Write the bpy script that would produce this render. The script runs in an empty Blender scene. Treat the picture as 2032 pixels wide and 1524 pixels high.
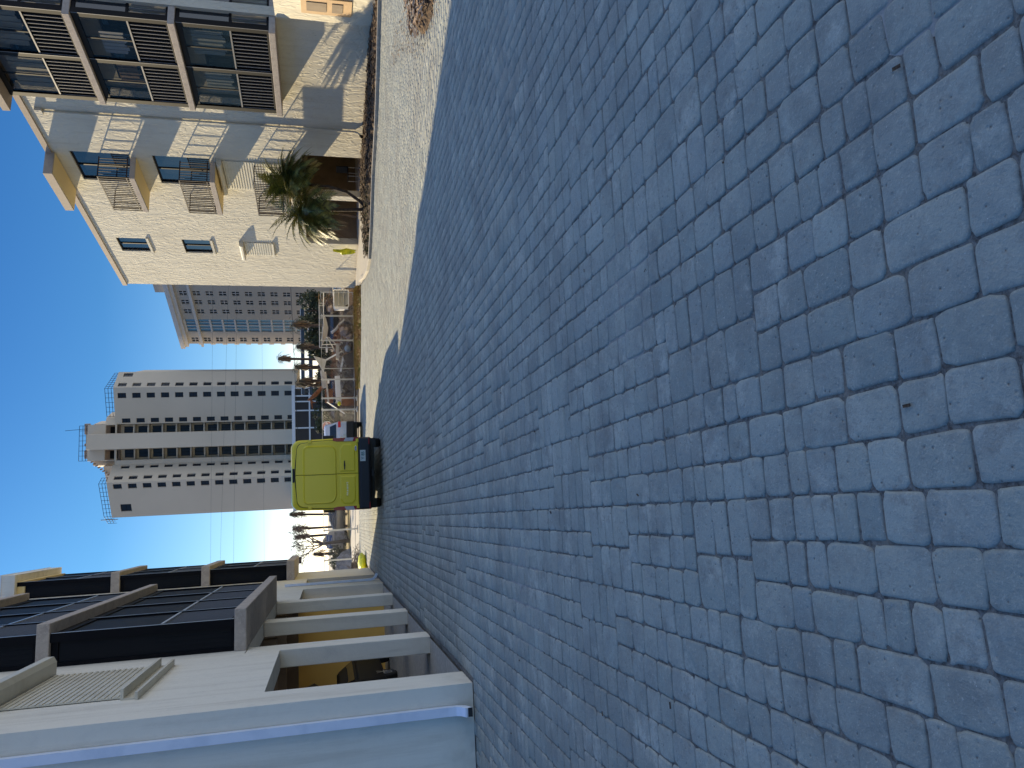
import bpy, math, random
import numpy as np
from mathutils import Vector, Matrix
random.seed(7); RNG = np.random.default_rng(11)
R = math.radians
C = bpy.context.scene.collection
SC = bpy.context.scene

# ------------------------------------------------------------------ camera
F_PX = 1497.0; PITCH = math.atan(369.5/1497); ROLL = math.atan(.0127)
Fv = Vector((0, math.cos(PITCH), -math.sin(PITCH)))
D0 = Vector((0, -math.sin(PITCH), -math.cos(PITCH))); R0 = Vector((1, 0, 0))
Dv = D0*math.cos(ROLL) - R0*math.sin(ROLL)
Rv = R0*math.cos(ROLL) + D0*math.sin(ROLL)
cam_d = bpy.data.cameras.new('camera'); cam = bpy.data.objects.new('camera', cam_d); C.objects.link(cam)
cam_d.sensor_fit = 'HORIZONTAL'; cam_d.sensor_width = 36; cam_d.lens = F_PX/2032*36
cam_d.clip_end = 6000; cam_d.clip_start = .05
m3 = Matrix((Dv, Rv, -Fv)).transposed()          # the phone was held sideways: world up is to the left
cam.matrix_world = Matrix.Translation((0, 0, 1.6)) @ m3.to_4x4()
SC.camera = cam

# ------------------------------------------------------------------ world, sun, exposure
SUN_AZ, SUN_EL = -28.4, 22.5
w = bpy.data.worlds.new('World'); SC.world = w; w.use_nodes = True
nt = w.node_tree; bg = nt.nodes['Background']
sky = nt.nodes.new('ShaderNodeTexSky'); sky.sky_type = 'NISHITA'; sky.sun_disc = False
sky.sun_elevation = R(SUN_EL); sky.sun_rotation = R(SUN_AZ)
sky.air_density = 1.0; sky.dust_density = .6; sky.ozone_density = 2.0
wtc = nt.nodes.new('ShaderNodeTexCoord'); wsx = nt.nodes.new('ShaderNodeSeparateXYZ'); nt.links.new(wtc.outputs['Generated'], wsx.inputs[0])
wrp = nt.nodes.new('ShaderNodeValToRGB'); nt.links.new(wsx.outputs[2], wrp.inputs[0])      # tint by height, with the unseen overhead sky brightened to fill the shade
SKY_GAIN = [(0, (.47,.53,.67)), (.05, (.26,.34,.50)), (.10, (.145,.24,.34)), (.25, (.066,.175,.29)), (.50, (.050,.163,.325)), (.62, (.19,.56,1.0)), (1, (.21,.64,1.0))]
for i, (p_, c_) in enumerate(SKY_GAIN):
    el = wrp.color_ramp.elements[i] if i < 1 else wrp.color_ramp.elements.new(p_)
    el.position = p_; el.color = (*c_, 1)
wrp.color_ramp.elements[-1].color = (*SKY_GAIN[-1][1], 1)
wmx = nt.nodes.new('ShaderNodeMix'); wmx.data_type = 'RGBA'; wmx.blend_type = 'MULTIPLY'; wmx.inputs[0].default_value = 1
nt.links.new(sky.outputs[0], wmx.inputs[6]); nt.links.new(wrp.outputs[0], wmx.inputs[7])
# bright patch added to the unseen sky at right, to light the shaded walls
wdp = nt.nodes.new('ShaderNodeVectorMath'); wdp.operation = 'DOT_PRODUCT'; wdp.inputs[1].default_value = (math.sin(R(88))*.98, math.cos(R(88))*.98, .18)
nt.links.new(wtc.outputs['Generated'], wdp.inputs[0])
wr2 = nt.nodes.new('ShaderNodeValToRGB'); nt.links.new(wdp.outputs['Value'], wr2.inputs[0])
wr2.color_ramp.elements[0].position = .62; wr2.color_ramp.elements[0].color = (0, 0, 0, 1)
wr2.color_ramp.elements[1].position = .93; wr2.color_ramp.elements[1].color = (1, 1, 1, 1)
wfill = nt.nodes.new('ShaderNodeMix'); wfill.data_type = 'RGBA'; wfill.inputs[7].default_value = (3.5, 3.8, 4.3, 1)
nt.links.new(wr2.outputs[0], wfill.inputs[0]); nt.links.new(wmx.outputs[2], wfill.inputs[6])
nt.links.new(wfill.outputs[2], bg.inputs[0]); bg.inputs[1].default_value = .172
sd = bpy.data.lights.new('sun', 'SUN'); sd.energy = 4.8; sd.angle = R(.5); sd.color = (1, .82, .52)
so = bpy.data.objects.new('sun', sd); C.objects.link(so)
sv = Vector((math.sin(R(SUN_AZ))*math.cos(R(SUN_EL)), math.cos(R(SUN_AZ))*math.cos(R(SUN_EL)), math.sin(R(SUN_EL))))
so.rotation_euler = sv.to_track_quat('Z', 'Y').to_euler(); so.location = (0, 0, 30)
SC.view_settings.view_transform = 'Standard'; SC.view_settings.look = 'None'
SC.view_settings.exposure = .90; SC.view_settings.gamma = 1
SC.render.engine = 'CYCLES'
SC.cycles.max_bounces = 7; SC.cycles.transparent_max_bounces = 12

# ------------------------------------------------------------------ materials
MATS = {}
def mat(name, col, rough=.7, metal=0., bump=None, vary=None, spec=None, coat=0., island=0., stain=None, trans=0., emit=None):
    """bump=(scale, strength, distance, detail); vary=(scale, amount, col2); island = value spread per stone/leaf"""
    if name in MATS: return MATS[name]
    m = bpy.data.materials.new(name); m.use_nodes = True; t = m.node_tree; b = t.nodes['Principled BSDF']
    b.inputs['Base Color'].default_value = (*col, 1); b.inputs['Roughness'].default_value = rough
    b.inputs['Metallic'].default_value = metal
    if spec is not None: b.inputs['Specular IOR Level'].default_value = spec
    if coat: b.inputs['Coat Weight'].default_value = coat; b.inputs['Coat Roughness'].default_value = .05
    tc = t.nodes.new('ShaderNodeTexCoord'); src = None
    def mix(a, bcol, fac_out, mode='MIX', fac=1.):
        n = t.nodes.new('ShaderNodeMix'); n.data_type = 'RGBA'; n.blend_type = mode
        if hasattr(a, 'default_value') or a is None: pass
        if isinstance(a, tuple): n.inputs[6].default_value = (*a, 1)
        else: t.links.new(a, n.inputs[6])
        if isinstance(bcol, tuple): n.inputs[7].default_value = (*bcol, 1)
        else: t.links.new(bcol, n.inputs[7])
        if fac_out is None: n.inputs[0].default_value = fac
        else: t.links.new(fac_out, n.inputs[0])
        return n.outputs[2]
    cur = tuple(col)
    def noise(scale, detail=5, rough=.6):
        n = t.nodes.new('ShaderNodeTexNoise'); n.inputs['Scale'].default_value = scale
        n.inputs['Detail'].default_value = detail; n.inputs['Roughness'].default_value = rough
        t.links.new(tc.outputs['Object'], n.inputs['Vector']); return n.outputs['Fac']
    def ramp(s, lo, hi):
        n = t.nodes.new('ShaderNodeMapRange'); n.inputs[1].default_value = lo; n.inputs[2].default_value = hi
        n.clamp = True; t.links.new(s, n.inputs[0]); return n.outputs[0]
    if vary:
        for (sc, lo, hi, c2) in (vary if isinstance(vary, list) else [vary]):
            cur = mix(cur, tuple(c2), ramp(noise(sc), lo, hi))
    if island:
        g = t.nodes.new('ShaderNodeNewGeometry'); mr = t.nodes.new('ShaderNodeMapRange')
        mr.inputs[3].default_value = 1-island; mr.inputs[4].default_value = 1+island
        t.links.new(g.outputs['Random Per Island'], mr.inputs[0])
        cb = t.nodes.new('ShaderNodeCombineColor')
        for i in range(3): t.links.new(mr.outputs[0], cb.inputs[i])
        cur = mix(cur, cb.outputs[0], None, 'MULTIPLY', 1.)
    if not isinstance(cur, tuple): t.links.new(cur, b.inputs['Base Color'])
    if bump:
        prev = None
        for (sc, st, dist, det) in (bump if isinstance(bump, list) else [bump]):
            bn = t.nodes.new('ShaderNodeBump'); bn.inputs['Strength'].default_value = st; bn.inputs['Distance'].default_value = dist
            t.links.new(noise(sc, det), bn.inputs['Height'])
            if prev: t.links.new(prev, bn.inputs['Normal'])
            prev = bn.outputs[0]
        t.links.new(prev, b.inputs['Normal'])
    if trans:
        mx = t.nodes.new('ShaderNodeMixShader'); tr = t.nodes.new('ShaderNodeBsdfTransparent')
        mx.inputs[0].default_value = trans
        out = t.nodes['Material Output']
        t.links.new(b.outputs[0], mx.inputs[1]); t.links.new(tr.outputs[0], mx.inputs[2]); t.links.new(mx.outputs[0], out.inputs[0])
    if emit:
        b.inputs['Emission Color'].default_value = (*emit[0], 1); b.inputs['Emission Strength'].default_value = emit[1]
    MATS[name] = m; return m

def knockdown(name, col, dist):
    """stucco with raised trowelled flakes"""
    m = mat(name, col, .88, vary=[(.5, .45, .75, tuple(c*.86 for c in col)), (6, .5, .8, tuple(c*.93 for c in col))])
    t = m.node_tree; b = t.nodes['Principled BSDF']; tc = t.nodes.new('ShaderNodeTexCoord')
    mp = t.nodes.new('ShaderNodeMapping'); mp.inputs['Scale'].default_value = (1, 1, .55); t.links.new(tc.outputs['Object'], mp.inputs['Vector'])
    n1 = t.nodes.new('ShaderNodeTexNoise'); n1.inputs['Scale'].default_value = 4.2; n1.inputs['Detail'].default_value = 3; n1.inputs['Distortion'].default_value = 1.2
    n2 = t.nodes.new('ShaderNodeTexNoise'); n2.inputs['Scale'].default_value = 28; n2.inputs['Detail'].default_value = 4
    t.links.new(mp.outputs[0], n1.inputs['Vector']); t.links.new(mp.outputs[0], n2.inputs['Vector'])
    mr = t.nodes.new('ShaderNodeMapRange'); mr.interpolation_type = 'SMOOTHSTEP'; mr.inputs[1].default_value = .46; mr.inputs[2].default_value = .56
    t.links.new(n1.outputs[0], mr.inputs[0])
    b1 = t.nodes.new('ShaderNodeBump'); b1.inputs['Distance'].default_value = dist; b1.inputs['Strength'].default_value = .8
    b2 = t.nodes.new('ShaderNodeBump'); b2.inputs['Distance'].default_value = dist*.25; b2.inputs['Strength'].default_value = .8
    t.links.new(mr.outputs[0], b1.inputs['Height']); t.links.new(n2.outputs[0], b2.inputs['Height'])
    t.links.new(b1.outputs[0], b2.inputs['Normal']); t.links.new(b2.outputs[0], b.inputs['Normal'])
    return m

M = dict(
 stucco_r=knockdown('stucco_cream', (.64, .60, .49), .010),
 stucco_l=mat('stucco_pale', (.78, .74, .64), .85, vary=[(.7, .5, .75, (.70, .66, .57)), (3.5, .55, .8, (.68, .65, .57))], bump=[(9, .35, .02, 6), (70, .4, .004, 3)]),
 soffit=mat('soffit_cream', (.80, .62, .30), .8, bump=(30, .3, .004, 4)),
 coping=mat('coping_taupe', (.42, .33, .25), .8, vary=(6, .4, .7, (.36, .29, .23)), bump=(40, .4, .004, 4)),
 slab=mat('balcony_concrete', (.46, .40, .34), .9, vary=[(5, .4, .7, (.36, .30, .26)), (22, .5, .7, (.52, .45, .38))], bump=[(24, .6, .015, 5)]),
 orange=mat('ochre_paint', (.94, .58, .15), .8, vary=(1.2, .4, .8, (.88, .53, .14)), bump=(30, .25, .004, 4)),
 tan=mat('tan_paint', (.50, .33, .17), .6, vary=(3, .4, .7, (.42, .27, .14))),
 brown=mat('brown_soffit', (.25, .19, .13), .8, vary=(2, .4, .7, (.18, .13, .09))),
 patch=mat('bare_patch', (.22, .17, .11), .9, bump=(20, .5, .01, 4)),
 frame=mat('dark_bronze_frame', (.005, .005, .007), .55, spec=.12),
 alu_pale=mat('bright_aluminium', (.50, .52, .54), .4, metal=.5),
 alu=mat('pale_aluminium', (.12, .12, .13), .45, metal=.3),
 picket=mat('grey_slat', (.20, .20, .21), .5),
 screen=mat('insect_screen', (.008, .009, .011), .6, trans=.10, spec=.2),
 blackscreen=mat('black_screen', (.004, .004, .005), .8, spec=.1),
 screenside=mat('dark_side_panel', (.005, .006, .009), .5, spec=.2),
 glass=mat('window_glass', (.015, .02, .028), .05, spec=.8, bump=(1.2, .06, .02, 2)),
 glass_clear=mat('clear_glass', (.004, .006, .008), .06, spec=.35, trans=.66),
 blind=mat('blind_cloth', (.45, .50, .47), .8, bump=(8, .3, .02, 2)),
 shutter=mat('shutter_white', (.62, .58, .47), .5, vary=(2.5, .5, .75, (.50, .46, .36))),
 gutter=mat('gutter_white', (.74, .80, .92), .35, vary=(2, .5, .8, (.52, .60, .74))),
 rail=mat('bronze_railing', (.030, .018, .020), .6, spec=.2),
 black=mat('black_plastic', (.012, .013, .016), .5),
 void=mat('dark_interior', (.02, .018, .016), .9),
 concrete=mat('concrete', (.35, .325, .28), .9, vary=[(2.5, .4, .7, (.40, .36, .30)), (14, .5, .75, (.55, .50, .43))], bump=(40, .4, .004, 5)),
 sand=mat('joint_sand', (.20, .19, .17), .95, vary=[(60, .4, .65, (.08, .065, .055)), (3, .5, .7, (.22, .19, .15))], bump=(120, .8, .008, 5)),
 film=mat('joint_dirt', (.30, .29, .27), .95, vary=[(20, .4, .65, (.20, .19, .18)), (4, .5, .7, (.36, .35, .33))], bump=[(60, .8, .006, 5)]),
 mulch=mat('wood_mulch', (.13, .075, .04), .95, vary=[(25, .4, .62, (.035, .022, .014)), (60, .58, .7, (.30, .22, .14))], bump=[(22, 1, .05, 6)]),
 drygrass=mat('dry_grass', (.30, .17, .045), .9, vary=[(2.2, .45, .62, (.26, .24, .03)), (18, .5, .7, (.16, .09, .03))], bump=(60, 1, .04, 5)),
 grass=mat('green_grass', (.07, .10, .025), .9, vary=(3, .4, .6, (.14, .13, .03)), bump=(50, 1, .04, 4)),
 dirt=mat('debris_dirt', (.11, .085, .06), .95, vary=[(4, .4, .6, (.07, .05, .035)), (12, .5, .7, (.26, .21, .16))], bump=(15, 1, .08, 6)),
 asphalt=mat('road_surface', (.34, .31, .26), .9, vary=[(.4, .4, .7, (.28, .26, .22)), (6, .5, .7, (.38, .35, .29))], bump=(80, .5, .004, 4)),
 palm=mat('palm_leaf', (.085, .105, .020), .5, island=.7, vary=(1.4, .42, .56, (.24, .22, .045))),
 palm_dry=mat('palm_leaf_dry', (.16, .10, .05), .8, island=.5),
 palm_far=mat('palm_leaf_far', (.06, .07, .035), .7, island=.5, vary=(.8, .45, .6, (.13, .10, .05))),
 leaf=mat('tree_leaf', (.030, .046, .024), .9, island=.5, vary=(.6, .4, .6, (.06, .07, .03))),
 bark=mat('palm_bark', (.11, .085, .065), .9, vary=(14, .4, .6, (.05, .035, .03)), bump=(25, .9, .03, 5)),
 twig=mat('bare_twig', (.16, .13, .11), .9),
 wood=mat('weathered_wood', (.36, .25, .16), .85, vary=(9, .4, .65, (.22, .14, .09)), bump=(30, .5, .006, 4)),
 rust=mat('rusty_brown', (.22, .09, .035), .9, vary=(7, .4, .65, (.11, .045, .02)), bump=(25, .8, .02, 4)),
 greywood=mat('grey_board', (.48, .45, .40), .8, vary=(8, .4, .7, (.33, .30, .27))),
 white=mat('white_enamel', (.78, .78, .76), .45, vary=(3, .5, .8, (.66, .66, .62))),
 galv=mat('galvanised_steel', (.62, .62, .58), .45, metal=.35),
 tower=mat('tower_render', (.66, .57, .44), .9, vary=(.07, .4, .7, (.60, .52, .40))),
 tower_w=mat('tower_recess', (.62, .56, .44), .9),
 condo=mat('condo_render', (.52, .465, .39), .9, vary=(.05, .4, .7, (.47, .42, .35))),
 condo_w=mat('condo_trim', (.62, .59, .54), .9),
 glass_far=mat('far_window_glass', (.018, .024, .035), .25, spec=.25),
 blueglass=mat('blue_glass', (.07, .16, .24), .12, spec=.8),
 bluefascia=mat('blue_fascia', (.03, .055, .085), .7),
 vanpaint=mat('lime_yellow_paint', (.84, .68, .02), .32, coat=.4),
 vanpanel=mat('lime_yellow_door_panel', (.84, .68, .02), .30, coat=.4, bump=(1.5, .12, .02, 2)),
 seam=mat('panel_seam', (.05, .05, .008), .6),
 rubber=mat('tyre_rubber', (.015, .015, .016), .85),
 chrome=mat('chrome', (.7, .7, .72), .18, metal=1.),
 redlens=mat('red_lens', (.30, .006, .015), .15, coat=.5),
 redlit=mat('bright_red_lens', (.85, .015, .012), .2, coat=.5),
 clearlens=mat('clear_lens', (.45, .45, .48), .2, coat=.5),
 plate=mat('plate_white', (.55, .62, .62), .4),
 plateink=mat('plate_green_ink', (.02, .14, .17), .5),
 suv=mat('white_car_paint', (.70, .72, .75), .3, coat=.6),
 greycar=mat('charcoal_car_paint', (.05, .058, .068), .3, coat=.7),
 rim=mat('alloy_rim', (.6, .6, .62), .3, metal=.8),
 signblue=mat('sign_blue', (.02, .08, .27), .5),
 signred=mat('sign_faded_red', (.42, .13, .12), .5),
 yellow=mat('yellow_plastic', (.85, .82, .01), .45, vary=(6, .4, .65, (.50, .55, .02)), bump=(12, .8, .04, 3)),
 tarp=mat('grey_mulch_heap', (.28, .28, .29), .9, vary=(3, .4, .65, (.16, .15, .14)), bump=(12, 1, .08, 5)),
 greyblue=mat('dull_blue_cloth', (.25, .30, .34), .8),
 wire=mat('wire_black', (.01, .01, .012), .6),
 stone=mat('rubble_stone', (.30, .24, .20), .9, vary=(5, .4, .6, (.20, .15, .13)), bump=(18, .6, .02, 4)),
)
def streaks(m, col2, lo, hi):
    t = m.node_tree; b = t.nodes['Principled BSDF']; tc = t.nodes.new('ShaderNodeTexCoord'); mp = t.nodes.new('ShaderNodeMapping')
    mp.inputs['Scale'].default_value = (2.2, 2.2, .16); t.links.new(tc.outputs['Object'], mp.inputs['Vector'])
    n = t.nodes.new('ShaderNodeTexNoise'); n.inputs['Scale'].default_value = 2.0; n.inputs['Detail'].default_value = 7; n.inputs['Roughness'].default_value = .7; t.links.new(mp.outputs[0], n.inputs['Vector'])
    mr = t.nodes.new('ShaderNodeMapRange'); mr.inputs[1].default_value = lo; mr.inputs[2].default_value = hi; mr.inputs[4].default_value = .55; t.links.new(n.outputs[0], mr.inputs[0])
    # splash dirt near the ground
    sx = t.nodes.new('ShaderNodeSeparateXYZ'); t.links.new(tc.outputs['Object'], sx.inputs[0])
    m2 = t.nodes.new('ShaderNodeMapRange'); m2.inputs[1].default_value = .45; m2.inputs[2].default_value = .0; t.links.new(sx.outputs[2], m2.inputs[0])
    n2 = t.nodes.new('ShaderNodeTexNoise'); n2.inputs['Scale'].default_value = 7; n2.inputs['Detail'].default_value = 6; t.links.new(tc.outputs['Object'], n2.inputs['Vector'])
    mu = t.nodes.new('ShaderNodeMath'); mu.operation = 'MULTIPLY'; t.links.new(m2.outputs[0], mu.inputs[0]); t.links.new(n2.outputs[0], mu.inputs[1])
    mx2 = t.nodes.new('ShaderNodeMath'); mx2.operation = 'MAXIMUM'; t.links.new(mr.outputs[0], mx2.inputs[0]); t.links.new(mu.outputs[0], mx2.inputs[1])
    old = b.inputs['Base Color'].links[0].from_socket; mx = t.nodes.new('ShaderNodeMix'); mx.data_type = 'RGBA'
    t.links.new(mx2.outputs[0], mx.inputs[0]); t.links.new(old, mx.inputs[6]); mx.inputs[7].default_value = (*col2, 1); t.links.new(mx.outputs[2], b.inputs['Base Color'])
streaks(M['stucco_l'], (.52, .47, .38), .50, .72); streaks(M['stucco_r'], (.46, .39, .28), .52, .74)
# pavers: grey-tan tumbled concrete with pits, per-stone tone, dusty edges
def paver_mat():
    m = bpy.data.materials.new('tumbled_paver'); m.use_nodes = True; t = m.node_tree; b = t.nodes['Principled BSDF']
    L = t.links; N = t.nodes
    tc = N.new('ShaderNodeTexCoord'); geo = N.new('ShaderNodeNewGeometry')
    def noise(s, d=5, r=.6):
        n = N.new('ShaderNodeTexNoise'); n.inputs['Scale'].default_value = s; n.inputs['Detail'].default_value = d; n.inputs['Roughness'].default_value = r
        L.new(tc.outputs['Object'], n.inputs['Vector']); return n.outputs['Fac']
    def rng(o, a, bb, c=0., d=1.):
        n = N.new('ShaderNodeMapRange'); n.inputs[1].default_value = a; n.inputs[2].default_value = bb; n.inputs[3].default_value = c; n.inputs[4].default_value = d
        L.new(o, n.inputs[0]); return n.outputs[0]
    def mix(a, bb, f, mode='MIX'):
        n = N.new('ShaderNodeMix'); n.data_type = 'RGBA'; n.blend_type = mode
        for i, v in ((6, a), (7, bb)):
            if isinstance(v, tuple): n.inputs[i].default_value = (*v, 1)
            else: L.new(v, n.inputs[i])
        if isinstance(f, float): n.inputs[0].default_value = f
        else: L.new(f, n.inputs[0])
        return n.outputs[2]
    ramp = N.new('ShaderNodeValToRGB'); e = ramp.color_ramp.elements
    e[0].position = 0; e[0].color = (.255, .28, .258, 1); e[1].position = 1; e[1].color = (.372, .385, .338, 1)
    for p, c in ((.3, (.312, .328, .29)), (.55, (.338, .348, .306)), (.8, (.300, .320, .294))):
        q = ramp.color_ramp.elements.new(p); q.color = (*c, 1)
    L.new(geo.outputs['Random Per Island'], ramp.inputs[0])
    c = ramp.outputs[0]
    c = mix(c, (.22, .215, .195), rng(noise(.55, 7, .72), .47, .62, 0., .62))      # wide tyre-darkened areas
    c = mix(c, (.46, .45, .39), rng(noise(2.3, 8, .78), .53, .68))
    c = mix(c, (.225, .23, .21), rng(noise(1.6, 8, .74), .50, .66))          # broad stains
    c = mix(c, (.25, .24, .21), rng(noise(30, 7, .75), .53, .72))              # mottling
    vo = N.new('ShaderNodeTexVoronoi'); vo.inputs['Scale'].default_value = 26; L.new(tc.outputs['Object'], vo.inputs['Vector'])
    c = mix((.16, .14, .12), c, rng(vo.outputs['Distance'], .04, .11))       # pits
    c = mix(c, (.50, .48, .42), rng(noise(75, 5, .8), .56, .74))               # sandy bloom
    c = mix(c, (.22, .21, .185), rng(noise(4.5, 8, .78), .57, .70))            # scuffs
    vo2 = N.new('ShaderNodeTexVoronoi'); vo2.inputs['Scale'].default_value = 17; L.new(tc.outputs['Object'], vo2.inputs['Vector'])
    c = mix((.75, .72, .66), c, rng(vo2.outputs['Distance'], .012, .03))        # pale chips
    L.new(c, b.inputs['Base Color']); b.inputs['Roughness'].default_value = .88; b.inputs['Specular IOR Level'].default_value = .22
    b1 = N.new('ShaderNodeBump'); b1.inputs['Distance'].default_value = .016; b1.inputs['Strength'].default_value = .75; L.new(noise(14, 6), b1.inputs['Height'])
    b2 = N.new('ShaderNodeBump'); b2.inputs['Distance'].default_value = .005; b2.inputs['Strength'].default_value = .6; L.new(noise(150, 4), b2.inputs['Height']); L.new(b1.outputs[0], b2.inputs['Normal'])
    b3 = N.new('ShaderNodeBump'); b3.inputs['Distance'].default_value = .004; b3.inputs['Strength'].default_value = .8; L.new(rng(vo.outputs['Distance'], .0, .2), b3.inputs['Height']); L.new(b2.outputs[0], b3.inputs['Normal'])
    L.new(b3.outputs[0], b.inputs['Normal']); return m
M['paver'] = paver_mat()

# ------------------------------------------------------------------ mesh helpers
class MB:
    def __init__(s): s.v = []; s.f = []; s.mi = []; s.cur = 0
    def add(s, vs, fs):
        o = len(s.v); s.v += [tuple(p) for p in vs]; s.f += [tuple(o+i for i in f) for f in fs]; s.mi += [s.cur]*len(fs); return s
    def box(s, x0, x1, y0, y1, z0, z1):
        if x0 > x1: x0, x1 = x1, x0
        if y0 > y1: y0, y1 = y1, y0
        if z0 > z1: z0, z1 = z1, z0
        return s.add([(x0,y0,z0),(x1,y0,z0),(x1,y1,z0),(x0,y1,z0),(x0,y0,z1),(x1,y0,z1),(x1,y1,z1),(x0,y1,z1)],
                     [(0,3,2,1),(4,5,6,7),(0,1,5,4),(1,2,6,5),(2,3,7,6),(3,0,4,7)])
    def prism(s, pts, z0, z1):
        n = len(pts); a = sum(pts[i][0]*pts[(i+1)%n][1]-pts[(i+1)%n][0]*pts[i][1] for i in range(n))
        if a < 0: pts = pts[::-1]
        return s.add([(x,y,z0) for x,y in pts]+[(x,y,z1) for x,y in pts],
                     [tuple(range(n))[::-1], tuple(range(n,2*n))]+[(i,(i+1)%n,n+(i+1)%n,n+i) for i in range(n)])
    def tube(s, pts, r, seg=8, caps=True):
        pts = [Vector(p) for p in pts]; rs = r if isinstance(r, (list, tuple)) else [r]*len(pts)
        vs = []; up = None
        for i, p in enumerate(pts):
            d = (pts[min(i+1, len(pts)-1)]-pts[max(i-1, 0)]).normalized()
            a = up if up is not None else (Vector((0,0,1)) if abs(d.z) < .9 else Vector((1,0,0)))
            x = d.cross(a); x = x.normalized() if x.length > 1e-5 else d.orthogonal().normalized()
            y = d.cross(x).normalized(); up = -y if False else a
            for k in range(seg):
                t = 2*math.pi*k/seg; vs.append(p + (x*math.cos(t)+y*math.sin(t))*rs[i])
        fs = []
        for i in range(len(pts)-1):
            for k in range(seg):
                a, b = i*seg+k, i*seg+(k+1)%seg; fs.append((a, b, b+seg, a+seg))
        if caps: fs += [tuple(range(seg))[::-1], tuple(range((len(pts)-1)*seg, len(pts)*seg))]
        return s.add(vs, fs)
    def bar(s, p0, p1, w, h):
        """flat board between two points, w across, h thick"""
        p0, p1 = Vector(p0), Vector(p1); d = (p1-p0).normalized()
        x = d.cross(Vector((0,0,1))); x = x.normalized() if x.length > .01 else Vector((1,0,0)); y = d.cross(x)
        c = [(-1,-1),(1,-1),(1,1),(-1,1)]
        vs = [p + x*(a*w/2) + y*(b*h/2) for p in (p0, p1) for a, b in c]
        return s.add(vs, [(0,1,2,3),(7,6,5,4),(0,4,5,1),(1,5,6,2),(2,6,7,3),(3,7,4,0)])
    def grid(s, x0, x1, y0, y1, hf, nx, ny):
        vs = [(x0+(x1-x0)*i/nx, y0+(y1-y0)*j/ny, 0) for j in range(ny+1) for i in range(nx+1)]
        vs = [(x, y, hf(x, y)) for x, y, _ in vs]
        return s.add(vs, [(j*(nx+1)+i, j*(nx+1)+i+1, (j+1)*(nx+1)+i+1, (j+1)*(nx+1)+i) for j in range(ny) for i in range(nx)])
    def blob(s, c, r, n=8, m=6, jit=.15):
        c = Vector(c); vs = [c+Vector((0,0,r[2]))]
        for j in range(1, m):
            th = math.pi*j/m
            for i in range(n):
                ph = 2*math.pi*i/n; k = 1+random.uniform(-jit, jit)
                vs.append(c+Vector((r[0]*math.sin(th)*math.cos(ph)*k, r[1]*math.sin(th)*math.sin(ph)*k, r[2]*math.cos(th)*k)))
        vs.append(c-Vector((0,0,r[2]))); fs = [(0,1+i,1+(i+1)%n) for i in range(n)]
        for j in range(m-2):
            for i in range(n): a=1+j*n+i; b=1+j*n+(i+1)%n; fs.append((a, a+n, b+n, b))
        L = len(vs)-1; fs += [(L, 1+(m-2)*n+(i+1)%n, 1+(m-2)*n+i) for i in range(n)]
        return s.add(vs, fs)
    def loft(s, rings, caps=True):
        n = len(rings[0]); vs = [p for r in rings for p in r]
        fs = [(i*n+k, i*n+(k+1)%n, (i+1)*n+(k+1)%n, (i+1)*n+k) for i in range(len(rings)-1) for k in range(n)]
        if caps: fs += [tuple(range(n))[::-1], tuple(range((len(rings)-1)*n, len(rings)*n))]
        return s.add(vs, fs)
    def wall(s, u0, u1, z0, z1, holes, P):
        """wall cut by rectangular holes; P(u, side, z) maps to 3-D, side 0 = outer face, 1 = inner face"""
        us = sorted({u0, u1, *[h[i] for h in holes for i in (0, 1) if u0 < h[i] < u1]})
        zs = sorted({z0, z1, *[h[i] for h in holes for i in (2, 3) if z0 < h[i] < z1]})
        def solid(i, j):
            if i < 0 or j < 0 or i >= len(us)-1 or j >= len(zs)-1: return False
            u, z = (us[i]+us[i+1])/2, (zs[j]+zs[j+1])/2
            return not any(h[0] < u < h[1] and h[2] < z < h[3] for h in holes)
        for i in range(len(us)-1):
            for j in range(len(zs)-1):
                if not solid(i, j): continue
                a, b, c, d = us[i], us[i+1], zs[j], zs[j+1]
                s.add([P(a,0,c), P(b,0,c), P(b,0,d), P(a,0,d)], [(0,1,2,3)])
                s.add([P(a,1,c), P(b,1,c), P(b,1,d), P(a,1,d)], [(3,2,1,0)])
                if not solid(i-1, j): s.add([P(a,0,c), P(a,0,d), P(a,1,d), P(a,1,c)], [(0,1,2,3)])
                if not solid(i+1, j): s.add([P(b,0,c), P(b,1,c), P(b,1,d), P(b,0,d)], [(0,1,2,3)])
                if not solid(i, j-1): s.add([P(a,0,c), P(a,1,c), P(b,1,c), P(b,0,c)], [(0,1,2,3)])
                if not solid(i, j+1): s.add([P(a,0,d), P(b,0,d), P(b,1,d), P(a,1,d)], [(0,1,2,3)])
        return s
    def build(s, name, m, parent=None, smooth=False, bevel=0, label=None):
        me = bpy.data.meshes.new(name); me.from_pydata(s.v, [], s.f)
        for x in (m if isinstance(m, (list, tuple)) else [m]): me.materials.append(x if not isinstance(x, str) else M[x])
        if any(s.mi): me.polygons.foreach_set('material_index', s.mi)
        if smooth: me.polygons.foreach_set('use_smooth', [True]*len(s.f))
        me.update(); o = bpy.data.objects.new(name, me); C.objects.link(o)
        if parent: o.parent = parent
        if bevel:
            b = o.modifiers.new('bevel', 'BEVEL'); b.width = bevel; b.segments = 2; b.limit_method = 'ANGLE'; b.angle_limit = R(40)
        if label: o['label'] = label
        return o
def tag(o, label, cat, group=None, kind=None):
    if kind: o['kind'] = kind
    if label: o['label'] = label
    if cat: o['category'] = cat
    if group: o['group'] = group
    return o
def thing(name, loc, rz, label, cat, group=None):
    o = bpy.data.objects.new(name, None); C.objects.link(o); o.location = loc; o.rotation_euler = (0, 0, rz)
    o.empty_display_size = .3
    return tag(o, label, cat, group)
def struct(o): o['kind'] = 'structure'; return o
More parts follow.
